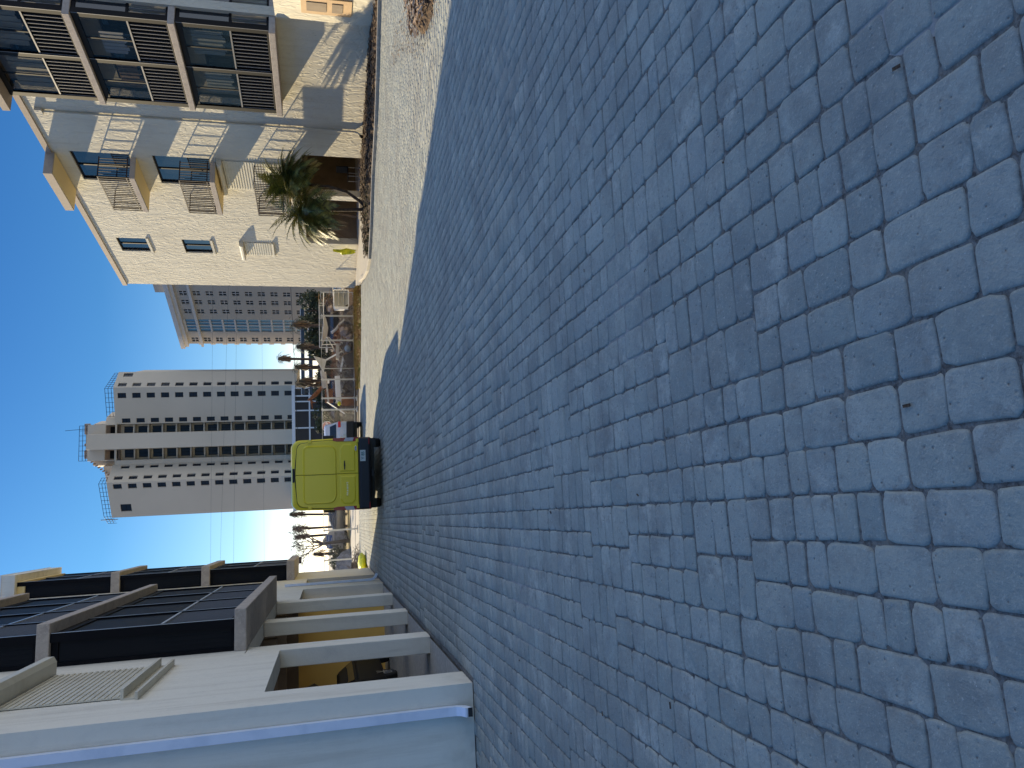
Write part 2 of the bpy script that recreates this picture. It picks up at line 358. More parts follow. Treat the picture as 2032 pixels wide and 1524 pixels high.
def copy_tree(o, parent=None):
    c = o.copy(); C.objects.link(c)
    if parent: c.parent = parent
    for ch in list(o.children): copy_tree(ch, c)
    return c
def text_mesh(name, txt, size, m, parent, loc, rot, depth=.004, bold=0., shear=0., sx=1.):
    cu = bpy.data.curves.new(name, 'FONT'); cu.body = txt; cu.size = size; cu.extrude = depth; cu.offset = bold
    cu.align_x = 'CENTER'; cu.align_y = 'CENTER'; cu.shear = shear
    tmp = bpy.data.objects.new('tmp', cu); C.objects.link(tmp)
    me = bpy.data.meshes.new_from_object(tmp.evaluated_get(bpy.context.evaluated_depsgraph_get()))
    bpy.data.objects.remove(tmp); me.materials.clear(); me.materials.append(M[m]); me.name = name
    o = bpy.data.objects.new(name, me); C.objects.link(o); o.parent = parent; o.location = loc; o.rotation_euler = rot; o.scale = (sx, 1, 1)
    return o
#%%GROUND
def ring_poly(name, m, pts, z, thick=0.):
    b = MB()
    if thick: b.prism(pts, z-thick, z)
    else:
        n = len(pts); a = sum(pts[i][0]*pts[(i+1)%n][1]-pts[(i+1)%n][0]*pts[i][1] for i in range(n))
        b.add([(x, y, z) for x, y in (pts if a > 0 else pts[::-1])], [tuple(range(n))])
    return b.build(name, m)
g = MB(); g.add([(-1500,-300,-.05),(1500,-300,-.05),(1500,3000,-.05),(-1500,3000,-.05)], [(0,1,2,3)])
struct(g.build('ground', 'asphalt'))
AZL = R(9.87); TL = Vector((-math.sin(AZL), math.cos(AZL))); NL = Vector((math.cos(AZL), math.sin(AZL)))
AL = Vector((-3.44, 8.57))
def LW(n, s): p = AL + NL*n + TL*s; return (p.x, p.y)

# paved court: kerb and bed outlines in world metres
kerb = [(16,17.5),(13,19.2),(10.49,20.75),(8.74,21.86),(7.75,22.75),(6.71,24.4),(5.25,25.69),(4.45,26.88),(4.25,28.3),(4.35,31),(4.7,34.6)]
bed_wall = [(16,22.5),(12.85,25.48),(12.34,26.2),(11.1,28.84),(10.2,30.5),(9.3,31.6),(7.4,31.22),(6.29,30.4),(4.62,28.62)]
def inpoly(x, y, P):
    c = np.zeros_like(x, dtype=bool); n = len(P)
    for i in range(n):
        x1, y1 = P[i]; x2, y2 = P[(i+1) % n]
        c ^= ((y1 > y) != (y2 > y)) & (x < (x2-x1)*(y-y1)/(y2-y1+1e-12)+x1)
    return c
court = [(-3.44,8.57), LW(-.0,15), LW(0,23), (-8.6,38.6), (-8.9,41.0), (-2.2,37.6), (-.4,37.3), (1.54,35.6), (2.9,35.0), (4.55,34.7)] + kerb[::-1][1:] + [(18,17),(18,-3),(-14,-3),(-14,6.75)]
# joint bedding sheet
struct(ring_poly('paving_bed', 'sand', court, -.0075))
U = .0775
def stones(lmax=46, nmin=-4, nmax=190):
    out = []; W = 6
    for band in range(-180, 260, W):
        s = -60*1.0 - random.random()*8; n0 = band
        while s*U < lmax:
            typ = random.random() < .68
            L = random.choice([8, 10, 12, 15, 18, 22]) if typ else random.choice([4, 6, 8, 10])
            courses = [(0,2),(2,4),(4,6)] if typ else [(0,3),(3,6)]
            for a, b in courses:
                p = 0.
                while p < L-1e-6:
                    l = random.choices([1.45, 2, 2.2, 3, 3.9], [.22, .38, .18, .20, .02])[0] if typ else random.choices([1.6, 2, 3], [.3, .55, .15])[0]
                    if L-p-l < 1.3: l = L-p if L-p <= 3.4 else (L-p)/2
                    out.append((s+p, n0+a, l, b-a)); p += l
            s += L
    A = np.array(out)*U
    return A[:,0]+A[:,2]/2, A[:,1]+A[:,3]/2, A[:,2], A[:,3]
def build_pavers():
    s, n, l, wd = stones()
    ca, sa = math.cos(AZL), math.sin(AZL)
    X = n*ca - s*sa; Y = n*sa + s*ca
    keep = inpoly(X, Y, court) & (Y > -.6) & (np.abs(X) < .62*Y+2.2) & (Y < 43)
    X, Y, l, wd = X[keep], Y[keep], l[keep], wd[keep]
    # island of mulch sits in the paving
    isl = [(7.6,14.4),(7.03,13.79),(6.5,13.3),(6.1,12.95),(5.62,12.1),(5.5,11.6),(5.5,11.1),(5.75,10.7),(6.6,10.6),(8,10.4)]
    k2 = ~inpoly(X, Y, isl); X, Y, l, wd = X[k2], Y[k2], l[k2], wd[k2]
    d = np.hypot(X, Y); V = []; Fc = []; off = 0; verts = []; faces = []
    for lo, hi, K, ringspec in ((0, 6.5, 24, ((0, -.022), (0, -.0075), (.0022, -.0036), (.0065, -.0011), (.0125, 0))), (6.5, 14, 16, ((0, -.02), (.0, -.006), (.008, 0))), (14, 60, 8, ((0, -.015), (.0, -.006), (.009, 0)))):
        m = (d >= lo) & (d < hi); x, y, L, Wd = X[m], Y[m], l[m], wd[m]; N = len(x)
        if not N: continue
        t = (np.arange(K)+.5)/K*2*np.pi
        p = 2/7.5 if K > 8 else 2/6.0
        ex = np.sign(np.cos(t))*np.abs(np.cos(t))**p; ey = np.sign(np.sin(t))*np.abs(np.sin(t))**p
        gap = .0024
        hl = (L/2-gap)[:,None]; hw = (Wd/2-gap)[:,None]
        jit = RNG.normal(0, .0023 if K > 8 else .001, (N, K)); jit = (jit + np.roll(jit, 1, 1))/1.4
        rot = RNG.normal(0, .010, N)[:,None]; ox = RNG.normal(0, .0014, N)[:,None]; oy = RNG.normal(0, .0014, N)[:,None]
        tx = RNG.normal(0, .012, N)[:,None]; ty = RNG.normal(0, .012, N)[:,None]; zz = RNG.normal(0, .0010, N)[:,None]
        skew = RNG.normal(0, .018, N)[:,None]
        rings = []
        for ins, z in ringspec:
            a = (hl-ins+jit)*ex[None]; b = (hw-ins+jit)*ey[None]
            a = a + skew*b
            a2 = a*np.cos(rot)-b*np.sin(rot)+ox; b2 = a*np.sin(rot)+b*np.cos(rot)+oy
            zc = z + zz + tx*a*.5 + ty*b*.5
            gx = b2*ca - a2*sa + x[:,None]; gy = b2*sa + a2*ca + y[:,None]
            rings.append(np.stack([gx, gy, zc], -1))
        V = np.stack(rings, 1)                         # N, rings, K, 3
        nr = len(ringspec); verts.append(V.reshape(-1, 3))
        base = off + np.arange(N)*nr*K
        for r in range(nr-1):
            k = np.arange(K); q = np.stack([r*K+k, r*K+(k+1) % K, (r+1)*K+(k+1) % K, (r+1)*K+k], -1)[:, ::-1]
            faces.append(('q', (base[:,None,None]+q[None]).reshape(-1, 4)))
        faces.append((K, base[:,None]+((nr-1)*K+np.arange(K)[::-1])[None]))
        off += N*nr*K
    v = np.concatenate(verts); me = bpy.data.meshes.new('driveway_pavers')
    loops = np.concatenate([f.reshape(-1) for _, f in faces]); cnt = np.concatenate([np.full(len(f), f.shape[1]) for _, f in faces])
    me.vertices.add(len(v)); me.vertices.foreach_set('co', v.astype(np.float32).ravel())
    me.loops.add(len(loops)); me.loops.foreach_set('vertex_index', loops.astype(np.int32))
    me.polygons.add(len(cnt)); st = np.concatenate([[0], np.cumsum(cnt)[:-1]])
    me.polygons.foreach_set('loop_start', st.astype(np.int32)); me.polygons.foreach_set('loop_total', cnt.astype(np.int32))
    me.polygons.foreach_set('use_smooth', np.ones(len(cnt), dtype=bool))
    me.update(calc_edges=True); me.validate()
    me.materials.append(M['paver']); o = bpy.data.objects.new('driveway_pavers', me); C.objects.link(o)
    struct(o); print('pavers', len(cnt), len(v)); return isl
ISL = build_pavers()
#%%KERB
def dirt_film(cx, cy, rx, ry, seed, label):
    nx, ny = 90, 90; gx, gy = np.meshgrid(np.linspace(-1.25, 1.25, nx+1), np.linspace(-1.25, 1.25, ny+1))
    r = np.random.default_rng(seed); f = np.zeros(gx.shape)
    for k in range(1, 26):
        a = r.uniform(0, 6.28); q = r.uniform(1.5, 2.2+k*1.1); f += np.sin(q*(gx*math.cos(a)+gy*math.sin(a))*2+r.uniform(0, 6.28))/k**.55
    f = f/f.std(); z = -.0032 + .0016*f - .008*np.clip(np.hypot(gx, gy)-.25+.22*f, 0, 2)
    z = np.minimum(z, .0016); b = MB(); b.v = [tuple(p) for p in zip((cx+gx*rx).ravel(), (cy+gy*ry).ravel(), z.ravel())]
    b.f = [(j*(nx+1)+i, j*(nx+1)+i+1, (j+1)*(nx+1)+i+1, (j+1)*(nx+1)+i) for j in range(ny) for i in range(nx)]; b.mi = [0]*len(b.f)
    o = b.build('dirt_patch', 'film', smooth=True); tag(o, label, None, kind='stuff')
dirt_film(1.25, 1.75, .42, .38, 3, 'dust and mortar smeared over the nearest right paving joints')
dirt_film(-1.75, 6.2, .7, .9, 5, 'dirt filling the paving joints toward the shaded building')
dirt_film(.45, 3.9, .5, .5, 8, 'faint dirt in the paving joints in the middle of the drive')
dirt_film(3.2, 6.6, .9, .8, 9, 'dirt filling the paving joints on the right of the drive')
kb = MB()
for (a, b) in zip(kerb[:-1], kerb[1:]):
    a, b = Vector(a), Vector(b); d = (b-a).normalized(); nrm = Vector((d.y, -d.x)) if Vector((d.y, -d.x)).dot(Vector((1, 1))) > 0 else Vector((-d.y, d.x))
    kb.prism([tuple(a), tuple(b), tuple(b+nrm*.16), tuple(a+nrm*.16)], -.04, .10)
struct(kb.build('kerb', 'concrete', bevel=.02))
def mound(name, m, poly, h, z0=0., nx=70, ny=70, rough=.05):
    xs = [p[0] for p in poly]; ys = [p[1] for p in poly]; x0, x1, y0, y1 = min(xs), max(xs), min(ys), max(ys)
    gx, gy = np.meshgrid(np.linspace(x0, x1, nx+1), np.linspace(y0, y1, ny+1)); fx, fy = gx.ravel(), gy.ravel()
    ins = inpoly(fx, fy, poly)
    dist = np.full(fx.shape, 9.)
    for i in range(len(poly)):
        a = np.array(poly[i]); b = np.array(poly[(i+1) % len(poly)]); ab = b-a
        t = np.clip(((fx-a[0])*ab[0]+(fy-a[1])*ab[1])/(ab@ab), 0, 1)
        dist = np.minimum(dist, np.hypot(fx-a[0]-t*ab[0], fy-a[1]-t*ab[1]))
    z = z0 + np.where(ins, h*(1-np.exp(-dist/.25))*(1+RNG.normal(0, .1, fx.shape)) + RNG.uniform(-rough, rough, fx.shape)*np.minimum(dist*4, 1), -.08)
    fs = [(j*(nx+1)+i, j*(nx+1)+i+1, (j+1)*(nx+1)+i+1, (j+1)*(nx+1)+i) for j in range(ny) for i in range(nx)
          if ins[j*(nx+1)+i] or ins[j*(nx+1)+i+1] or ins[(j+1)*(nx+1)+i] or ins[(j+1)*(nx+1)+i+1]]
    b = MB(); b.v = [tuple(p) for p in zip(fx, fy, z)]; b.f = fs; b.mi = [0]*len(fs)
    return b.build(name, m, smooth=False)
def chips(name, m, poly, n, size, z, label=None, kindstuff=True, upright=.3):
    xs = [p[0] for p in poly]; ys = [p[1] for p in poly]
    X = RNG.uniform(min(xs), max(xs), n*4); Y = RNG.uniform(min(ys), max(ys), n*4); k = inpoly(X, Y, poly); X, Y = X[k][:n], Y[k][:n]
    b = MB()
    for x, y in zip(X, Y):
        a = random.uniform(0, 6.28); l = size*random.uniform(.5, 1.6); w_ = l*random.uniform(.15, .4); e = random.uniform(-upright, upright)
        d = Vector((math.cos(a), math.sin(a), e)); q = Vector((-math.sin(a), math.cos(a), random.uniform(-.6, .6))); c = Vector((x, y, z+random.uniform(0, size*.5)))
        b.add([c-d*l/2-q*w_/2, c+d*l/2-q*w_/2, c+d*l/2+q*w_/2, c-d*l/2+q*w_/2], [(0,1,2,3)])
    o = b.build(name, m); o['kind'] = 'stuff'
    if label: o['label'] = label
    return o
bedpoly = kerb[:-3] + bed_wall[::-1]
bedpoly = [(x, y) for x, y in bedpoly]
bed_in = []
kin = []
for (x, y) in kerb[:-3]:
    kin.append((x+.13, y+.13))
bedpoly = kin + bed_wall[::-1]
tag(mound('planting_bed', 'mulch', bedpoly, .13, 0., 110, 90, .04), 'dark brown mulch bed along the cream building', None, kind='stuff')
tag(chips('mulch_chips', 'mulch', bedpoly, 5000, .10, .14), 'loose bark chips on the planting bed', None, kind='stuff')
tag(mound('mulch_island', 'mulch', ISL, .12, 0, 50, 50, .05), 'bark mulch spilling round a bare island in the paving', None, kind='stuff')
tag(chips('mulch_island_chips', 'wood', ISL, 1400, .10, .12), 'pale wood chips on the mulch island', None, kind='stuff')
# spill of grit washed out of the island over the paving
sp = [(5.2,10.3),(5.7,10.5),(5.75,11.6),(6.3,13.2),(7.4,14.6),(7.9,17),(7.7,18.2),(7.3,17.4),(6.7,15.2),(5.6,13),(5.25,11.6)]
tag(chips('scattered_grit', 'wood', sp, 900, .035, .004, upright=.1), 'grit and wood crumbs washed over the sunlit paving', None, kind='stuff')
wallfoot = [LW(0,-.0), LW(.14,.1), LW(.11,.7), LW(.06,4), LW(.16,4.3), LW(.08,7.5), LW(.12,11.4), LW(.06,15), LW(.14,19), LW(0,22.6)]
tag(chips('wall_foot_grit', 'film', wallfoot, 1500, .028, .002, upright=.15), 'grit and leaf crumbs gathered along the foot of the shaded wall', None, kind='stuff')
tag(chips('drive_litter', 'mulch', [(-3.2,2),(3.5,1.2),(7,9),(4,16),(-4,18),(-3.6,9)], 170, .022, .004, upright=.1), 'tiny twigs and leaf crumbs scattered on the shaded paving', None, kind='stuff')
# dry verge by the fence
strip = [(4.55,34.95),(2.9,35.25),(1.54,35.85),(-.1,37.4),(-.2,38.6),(.9,40.4),(2.07,41.2),(3.48,41.3),(5.0,40.6),(4.95,38)]
tag(mound('grass_verge', 'drygrass', strip, .10, 0, 60, 60, .03), 'brown and yellow dry grass verge at the fence foot', None, kind='stuff')
def tufts(name, m, poly, n, h, label):
    xs = [p[0] for p in poly]; ys = [p[1] for p in poly]
    X = RNG.uniform(min(xs), max(xs), n*5); Y = RNG.uniform(min(ys), max(ys), n*5); k = inpoly(X, Y, poly); X, Y = X[k][:n], Y[k][:n]
    b = MB()
    for x, y in zip(X, Y):
        a = random.uniform(0, 6.28); hh = h*random.uniform(.4, 1.3); lx, ly = random.uniform(-.5, .5)*hh, random.uniform(-.5, .5)*hh; ww = .012+.01*h
        b.add([(x-ww*math.cos(a), y-ww*math.sin(a), .05), (x+ww*math.cos(a), y+ww*math.sin(a), .05), (x+lx, y+ly, .08+hh)], [(0,1,2)])
    o = b.build(name, m); tag(o, label, None, kind='stuff'); return o
tufts('dry_grass_blades', 'drygrass', strip, 6000, .12, 'dry grass blades on the verge')
tip = [(4.62,27.2),(5.6,26.2),(6.6,25.4),(7.4,26.6),(6.6,29.4),(5.2,28.9)]
tufts('green_grass_tufts', 'grass', tip, 2600, .10, 'green weeds at the tip of the mulch bed')
# sidewalk apron by the cream building, debris yard floor, far lawn
struct(ring_poly('sidewalk', 'concrete', [(4.45,28.4),(6.2,30.5),(7.3,31.35),(9.25,31.75),(12.0,28.0),(13.5,29),(10,42),(5.0,42.2),(4.9,38),(4.6,34)], .012, .03))
struct(ring_poly('yard', 'dirt', [(-6.5,43.0),(-2.2,39.9),(-.3,39.4),(1.6,41.2),(4.2,41.9),(24,46),(22,75),(-9,62)], -.02))
struct(ring_poly('lawn', 'drygrass', [(-24,58.3),(-9,57),(4,62),(4,78),(-30,84)], -.015))
#%%LEFT
lb = thing('condominium', (AL.x, AL.y, 0), AZL, 'shaded pale stucco apartment block with black screened balconies above an open ground floor of posts', 'building')
H = 11.25; SE = 22.7; DW = -14.
b = MB()
b.wall(0, SE, 0, H, [(.7,3.69,-1,2.34),(3.69,11.6,-1,2.86),(11.6,14.6,-1,2.32),(16.6,18.6,-1,2.30)]
       + [(4.4,11.0,z+.25,z+2.4) for z in (3.05,5.84,8.6)] + [(19.2,22.3,z+.25,z+2.4) for z in (3.0,5.75,8.5)], lambda u, s, z: (-.30*s, u, z))
b.wall(DW, -.3, 0, H, [], lambda u, s, z: (u, .30*s, z))
b.wall(DW, -.3, 0, H, [(-13.4,-7,-1,2.6)], lambda u, s, z: (u, SE-.30*s, z))
b.wall(0, SE, 0, H, [(1,6,-1,2.6),(7,12.5,-1,2.6),(13.5,21.5,-1,2.6)], lambda u, s, z: (DW+.3*s, u, z))
b.build('wall', 'stucco_l', lb)
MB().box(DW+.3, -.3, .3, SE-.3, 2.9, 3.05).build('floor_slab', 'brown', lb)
MB().box(DW-.05, .06, -.05, SE+.05, H, H+.2).build('roof', 'coping', lb)
for s0, s1, h in ((3.71,4.25,2.85),(7.3,7.86,2.85),(11.05,11.6,2.85)):
    p = MB(); p.box(-.27, 0, s0, s1, 0, h); p.build('post', 'stucco_l', lb, bevel=.012)
MB().box(-7.4, -.32, 14.35, 14.6, 0, 2.78).build('garage_wall', 'orange', lb)
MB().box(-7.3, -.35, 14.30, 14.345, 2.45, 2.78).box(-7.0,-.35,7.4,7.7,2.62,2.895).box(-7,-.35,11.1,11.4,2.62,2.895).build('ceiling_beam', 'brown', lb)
pp = [(-2.95,1.62),(-2.78,1.78),(-2.6,2.02),(-2.72,2.3),(-2.98,2.38),(-3.2,2.22),(-3.16,1.85)]
q = MB(); q.add([(x,14.33,z) for x,z in pp]+[(x,14.348,z) for x,z in pp], [tuple(range(7)), tuple(range(13,6,-1))]+[(i,(i+1)%7,7+(i+1)%7,7+i) for i in range(7)]); q.build('bare_patch', 'patch', lb)
struct(ring_poly('garage_floor', 'concrete', [LW(-.02,0.3), LW(-.02,18.6), LW(-13.9,18.6), LW(-13.9,.3)], .012))
def lanai(par, sgn, s0, s1, bays, zs, th, nf, upper, lower, side, side_end, rail_m, frame_m, n_out, ztop, sidelen=None, backsplit=None):
    """balcony slabs with framed enclosures; local x = sgn*n"""
    bx = lambda mb, n0, n1, a, c, z0, z1: mb.box(sgn*n0, sgn*n1, a, c, z0, z1)
    for k, z in enumerate(zs):
        sl = MB(); bx(sl, .0, n_out, s0, s1, z, z+th); so_ = sl.build('balcony_slab', 'slab', par, bevel=.015)
        zb = z+th; zt = (zs[k+1] if k+1 < len(zs) else ztop)-.004
        mid = zb+1.10
        fr = MB()
        for i, y in enumerate(bays):
            bx(fr, nf-.10, nf+.03, y-.085, y+.085, zb, zt)
        for y0, y1 in zip(bays[:-1], bays[1:]):
            bx(fr, nf-.05, nf+.02, y0+.05, y1-.05, zb, zb+.07); bx(fr, nf-.05, nf+.02, y0+.05, y1-.05, zt-.16, zt)
        yy = side_end
        bx(fr, .002, nf-.10, yy-.035, yy+.035, zt-.10, zt); bx(fr, .002, nf-.10, yy-.035, yy+.035, zb, zb+.06)
        bx(fr, .002, .06, yy-.04, yy+.04, zb+.06, zt-.10)
        fo = fr.build('enclosure_frame', frame_m, par)
        al = MB()
        for y0, y1 in zip(bays[:-1], bays[1:]):
            bx(al, nf-.03, nf+.024, y0+.088, y1-.088, mid-.022, mid+.022)
            bx(al, nf+.031, nf+.038, y0-.08, y0-.058, zb+.01, zt-.01)
        al.build('mid_rail', 'alu_pale' if sgn > 0 else 'alu', fo)
        gl = MB(); lv = MB()
        for y0, y1 in zip(bays[:-1], bays[1:]):
            bx(gl, nf-.012, nf-.004, y0+.05, y1-.05, mid+.03, zt-.10)
            ns = int((y1-y0-.1)/.135)
            for i in range(ns):
                y = y0+.09+(y1-y0-.18)*i/(ns-1); bx(lv, nf-.02, nf+.008, y-.006, y+.006, zb+.07, mid-.03)
            if upper == 'glass_clear':
                ym = (y0+y1)/2; bx(fr, 0, 0.001, 0, 0.001, -9, -8.99) if False else None
                f2 = MB(); bx(f2, nf-.04, nf, ym-.025, ym+.025, mid+.03, zt-.10); f2.build('mullion', frame_m, fo)
        gl.build('upper_pane', upper, fo); lv.build('slat_panel', rail_m, fo)
        if lower:
            bk = MB()
            for y0, y1 in zip(bays[:-1], bays[1:]): bx(bk, nf-.05, nf-.04, y0+.05, y1-.05, zb+.07, mid-.03)
            bk.build('lower_screen', lower, fo)
        sd_ = MB(); bx(sd_, .06, nf-.10, yy-.008, yy+.008, zb+.06, zt-.10)
        for i in range(5): bx(sd_, .06+i*.07, .075+i*.07, yy-.016, yy+.016, zb+.06, mid)
        sd_.build('side_panel', side, fo)
lanai(lb, 1, 3.97, 11.45, [4.08,5.92,7.76,9.60,11.36], (2.86,5.64,8.42), .18, .46, 'screen', 'screen', 'screenside', 4.08, 'picket', 'frame', .645, 11.24)
lanai(lb, 1, 18.75, 22.75, [18.88,20.76,22.64], (2.72,5.47,8.24), .27, .50, 'screen', 'screen', 'screenside', 18.88, 'picket', 'frame', .66, 11.24)
r_ = MB(); r_.box(.062, .78, 18.6, 23.0, 11.24, 11.62); r_.build('roof_canopy', 'stucco_l', lb, bevel=.01)
MB().box(.07, .80, 18.58, 23.02, 11.62, 11.66).build('canopy_flashing', 'gutter', lb)
MB().box(.06, .56, 18.8, 22.7, 11.02, 11.235).build('canopy_beam', 'soffit', lb)
# storm shutter on first-floor window
sh = MB(); n_c = 36
for i in range(n_c):
    z = 3.97+1.30*i/n_c; sh.box(.01, .034 if i % 2 else .024, 1.12, 3.1, z, z+1.30/n_c)
sho = sh.build('storm_shutter', 'shutter', lb)
hh = MB(); hh.loft([[(.0,s,5.29),(.20,s,5.29),(.27,s,5.33),(.27,s,5.43),(.20,s,5.53),(0,s,5.55)] for s in (1.02,3.2)]); hh.build('shutter_hood', 'shutter', sho)
MB().box(.0,.13,1.05,3.16,3.93,3.965).box(.0,.02,1.05,3.16,3.80,3.93).box(.0,.09,1.0,3.2,3.765,3.80).build('shutter_sill', 'shutter', sho)
def downspout(par, pts, wd, dp, name='downspout', m='gutter'):
    b = MB()
    for a, c in zip(pts[:-1], pts[1:]): pass
    rings = []
    for i, p in enumerate(pts):
        x, y, z, ax = p
        if ax == 'v': rings.append([(x+dx*wd/2, y+dy*dp/2, z) for dx, dy in PROFILE])
    b.loft(rings); return b
# fluted rectangular section swept along a path (normal n1 across, n2 out of the wall)
def gutter_pipe(par, path, across, wd, dp, m='gutter', name='downspout'):
    prof = []; k = 5
    prof += [(-.5, -.5), (.5, -.5)]
    for i in range(k+1):
        u = .5-i/k; prof.append((u, .5));
        if i < k: prof.append((u-.3/k, .5)); prof.append((u-.42/k, .38)); prof.append((u-.88/k, .38))
    b = MB(); A_ = Vector(across); rings = []
    for i, p in enumerate(path):
        p = Vector(p); d = (Vector(path[min(i+1, len(path)-1)])-Vector(path[max(i-1, 0)])).normalized()
        o_ = A_.cross(d).normalized()
        rings.append([p + A_*(u*wd) + o_*(v*dp) for u, v in prof])
    b.loft(rings); return b.build(name, m, par, bevel=.003)
pe = gutter_pipe(lb, [(-.27,-.045,9.9),(-.27,-.045,5.2),(-.27,-.045,.30),(-.27,-.055,.20),(-.27,-.10,.13),(-.27,-.19,.085)], (1,0,0), .10, .075)
MB().box(-.318,-.222,-.196,-.19,.045,.125).build('outlet', 'black', pe)
gutter_pipe(lb, [(.045,15.9,2.9),(.045,15.9,.30),(.06,15.9,.22),(.13,15.9,.14),(.22,15.9,.10)], (0,1,0), .10, .07)
#%%RIGHT
PR = (5.27, 41.3); AR = R(18)
rb = thing('condominium', (*PR, 0), AR, 'sunlit cream stucco apartment block with small railed balconies and a palm in front', 'building')
b = MB()
win = [(-4.75,-3.5,9.36,10.6),(-4.75,-3.5,6.66,7.88)]
doors = [(-11.2,-9.35,8.6,10.62),(-11.2,-9.35,5.8,7.83)]
b.wall(-18.75, 0, 0, 11.2, [(-11.8,-4.8,-1,2.40)]+win+doors+[(-18.2,-15.4,z,z+2.05) for z in (3.12,5.90,8.64)], lambda u, s, z: (.32*s, u, z))
b.wall(.32, 12, 0, 11.2, [], lambda u, s, z: (u, -.3*s, z))
b.wall(.32, 12, 2.95, 11.2, [], lambda u, s, z: (u, -18.75+2.2+.2*s, z))
b.build('wall', 'stucco_r', rb)
MB().box(.32,12,-18.4,-.3,2.72,2.9).box(.33,12,-16.5,-.3,10.95,11.15).build('floor_slab', 'soffit', rb)
cp = MB(); cp.box(-.07,.40,-18.7,-11.05,11.2,11.40).box(-.07,.40,-8.5,.07,11.2,11.40).box(.40,12.1,-.35,.07,11.2,11.40).box(-.03,.33,-11.05,-8.5,11.2,11.38)
cp.build('roof_coping', 'coping', rb)
cn = MB(); cn.box(-.93,-.031,-11.1,-8.55,11.12,11.42); cno = cn.build('roof_canopy', 'coping', rb)
MB().box(-.90,-.033,-11.07,-8.58,11.10,11.118).build('canopy_soffit', 'soffit', cno)
def sash(par, s0, s1, z0, z1, n=.10, split=.5, g='glass'):
    f = MB(); f.box(n-.03,n+.04,s0,s0+.06,z0,z1).box(n-.03,n+.04,s1-.06,s1,z0,z1).box(n-.03,n+.04,s0+.06,s1-.06,z0,z0+.06).box(n-.03,n+.04,s0+.06,s1-.06,z1-.06,z1)
    m_ = s0+(s1-s0)*split; f.box(n-.035,n+.03,m_-.03,m_+.03,z0+.06,z1-.06)
    o = f.build('window', 'frame', par); MB().box(n,n+.01,s0+.06,m_-.03,z0+.06,z1-.06).box(n,n+.01,m_+.03,s1-.06,z0+.06,z1-.06).build('pane', g, o)
    return o
for s0, s1, z0, z1 in win:
    o = sash(rb, s0, s1, z0, z1); MB().box(-.06,.0,s0-.08,s1+.08,z0-.10,z0-.0).build('sill', 'stucco_r', o)
    MB().box(.14,.16,(s0+s1)/2,s1,z0,z1).build('blind', 'blind', o)
for s0, s1, z0, z1 in doors: o = sash(rb, s0, s1, z0, z1); o.name = 'sliding_door'
for z in (3.12,5.90,8.64): o = sash(rb, -18.2, -15.4, z, z+2.05, .12); o.name = 'sliding_door'
for (s0, s1, z0, z1) in ((-4.7,-3.45,4.02,5.2),(-11.15,-9.2,3.12,5.35)):
    sh = MB(); nc = int((z1-z0)/.05)
    for i in range(nc):
        z = z0+(z1-z0)*i/nc; sh.box(-.045 if i % 2 else -.02, -.008, s0, s1, z, z+(z1-z0)/nc)
    o = sh.build('storm_shutter', 'shutter', rb)
    hd = MB(); hd.loft([[(-.0,s,z1+.02),(-.24,s,z1+.02),(-.28,s,z1+.06),(-.28,s,z1+.14),(-.22,s,z1+.20),(0,s,z1+.22)][::-1] for s in (s0-.06,s1+.06)]); hd.build('shutter_hood', 'shutter', o)
    if z0 > 3.5: MB().box(-.10,0,s0-.05,s1+.05,z0-.12,z0-.03).build('shutter_sill', 'shutter', o)
# railed balconies
for zt in (8.60,5.80,3.12):
    sl = MB(); sl.box(-.90,0,-11.0,-8.6,zt-.19,zt); so_ = sl.build('balcony', 'slab', rb, bevel=.012)
    MB().box(-.86,-.01,-10.97,-8.63,zt-.20,zt-.192).build('balcony_soffit', 'soffit', so_)
    r = MB()
    for z in (zt+.08, zt+1.06):
        r.box(-.88,-.85,-10.98,-8.62,z,z+.035).box(-.85,-.01,-10.98,-10.95,z,z+.035).box(-.85,-.01,-8.65,-8.62,z,z+.035)
    for i in range(19): y = -10.965+i*(2.33/18); r.box(-.880,-.850,y-.014,y+.014,zt,zt+1.06)
    for i in range(1,8):
        x = -.865+i*.112
        for y in (-10.965,-8.635): r.box(x-.009,x+.009,y-.009,y+.009,zt+.1,zt+1.06)
    r.build('railing', 'rail', so_)
lanai(rb, -1, -18.72, -14.85, [-18.62,-16.79,-14.96], (2.92,5.70,8.42), .19, .50, 'glass_clear', 'blackscreen', 'glass_clear', -14.96, 'picket', 'frame', .63, 11.2)
for (s0, s1, z0, z1, m_, nm) in ((-18.3,-17.3,4.45,5.35,'blind','window_blind'), (-16.5,-15.6,4.40,5.2,'blind','window_blind'), (-17.9,-17.0,7.25,7.9,'white','hanging_cloth'), (-16.6,-15.5,7.15,7.75,'wood','leaning_board'), (-18.4,-17.0,9.9,10.7,'shutter','window_blind'), (-16.5,-15.2,9.8,10.8,'shutter','window_blind')):
    b = MB(); n = 12
    for i in range(n): y0, y1 = s0+(s1-s0)*i/n, s0+(s1-s0)*(i+1)/n; b.box(-.40+.02*(i%2), -.385+.02*(i%2), y0, y1, z0+.05*math.sin(i*1.3), z1)
    b.build(nm, m_, rb)
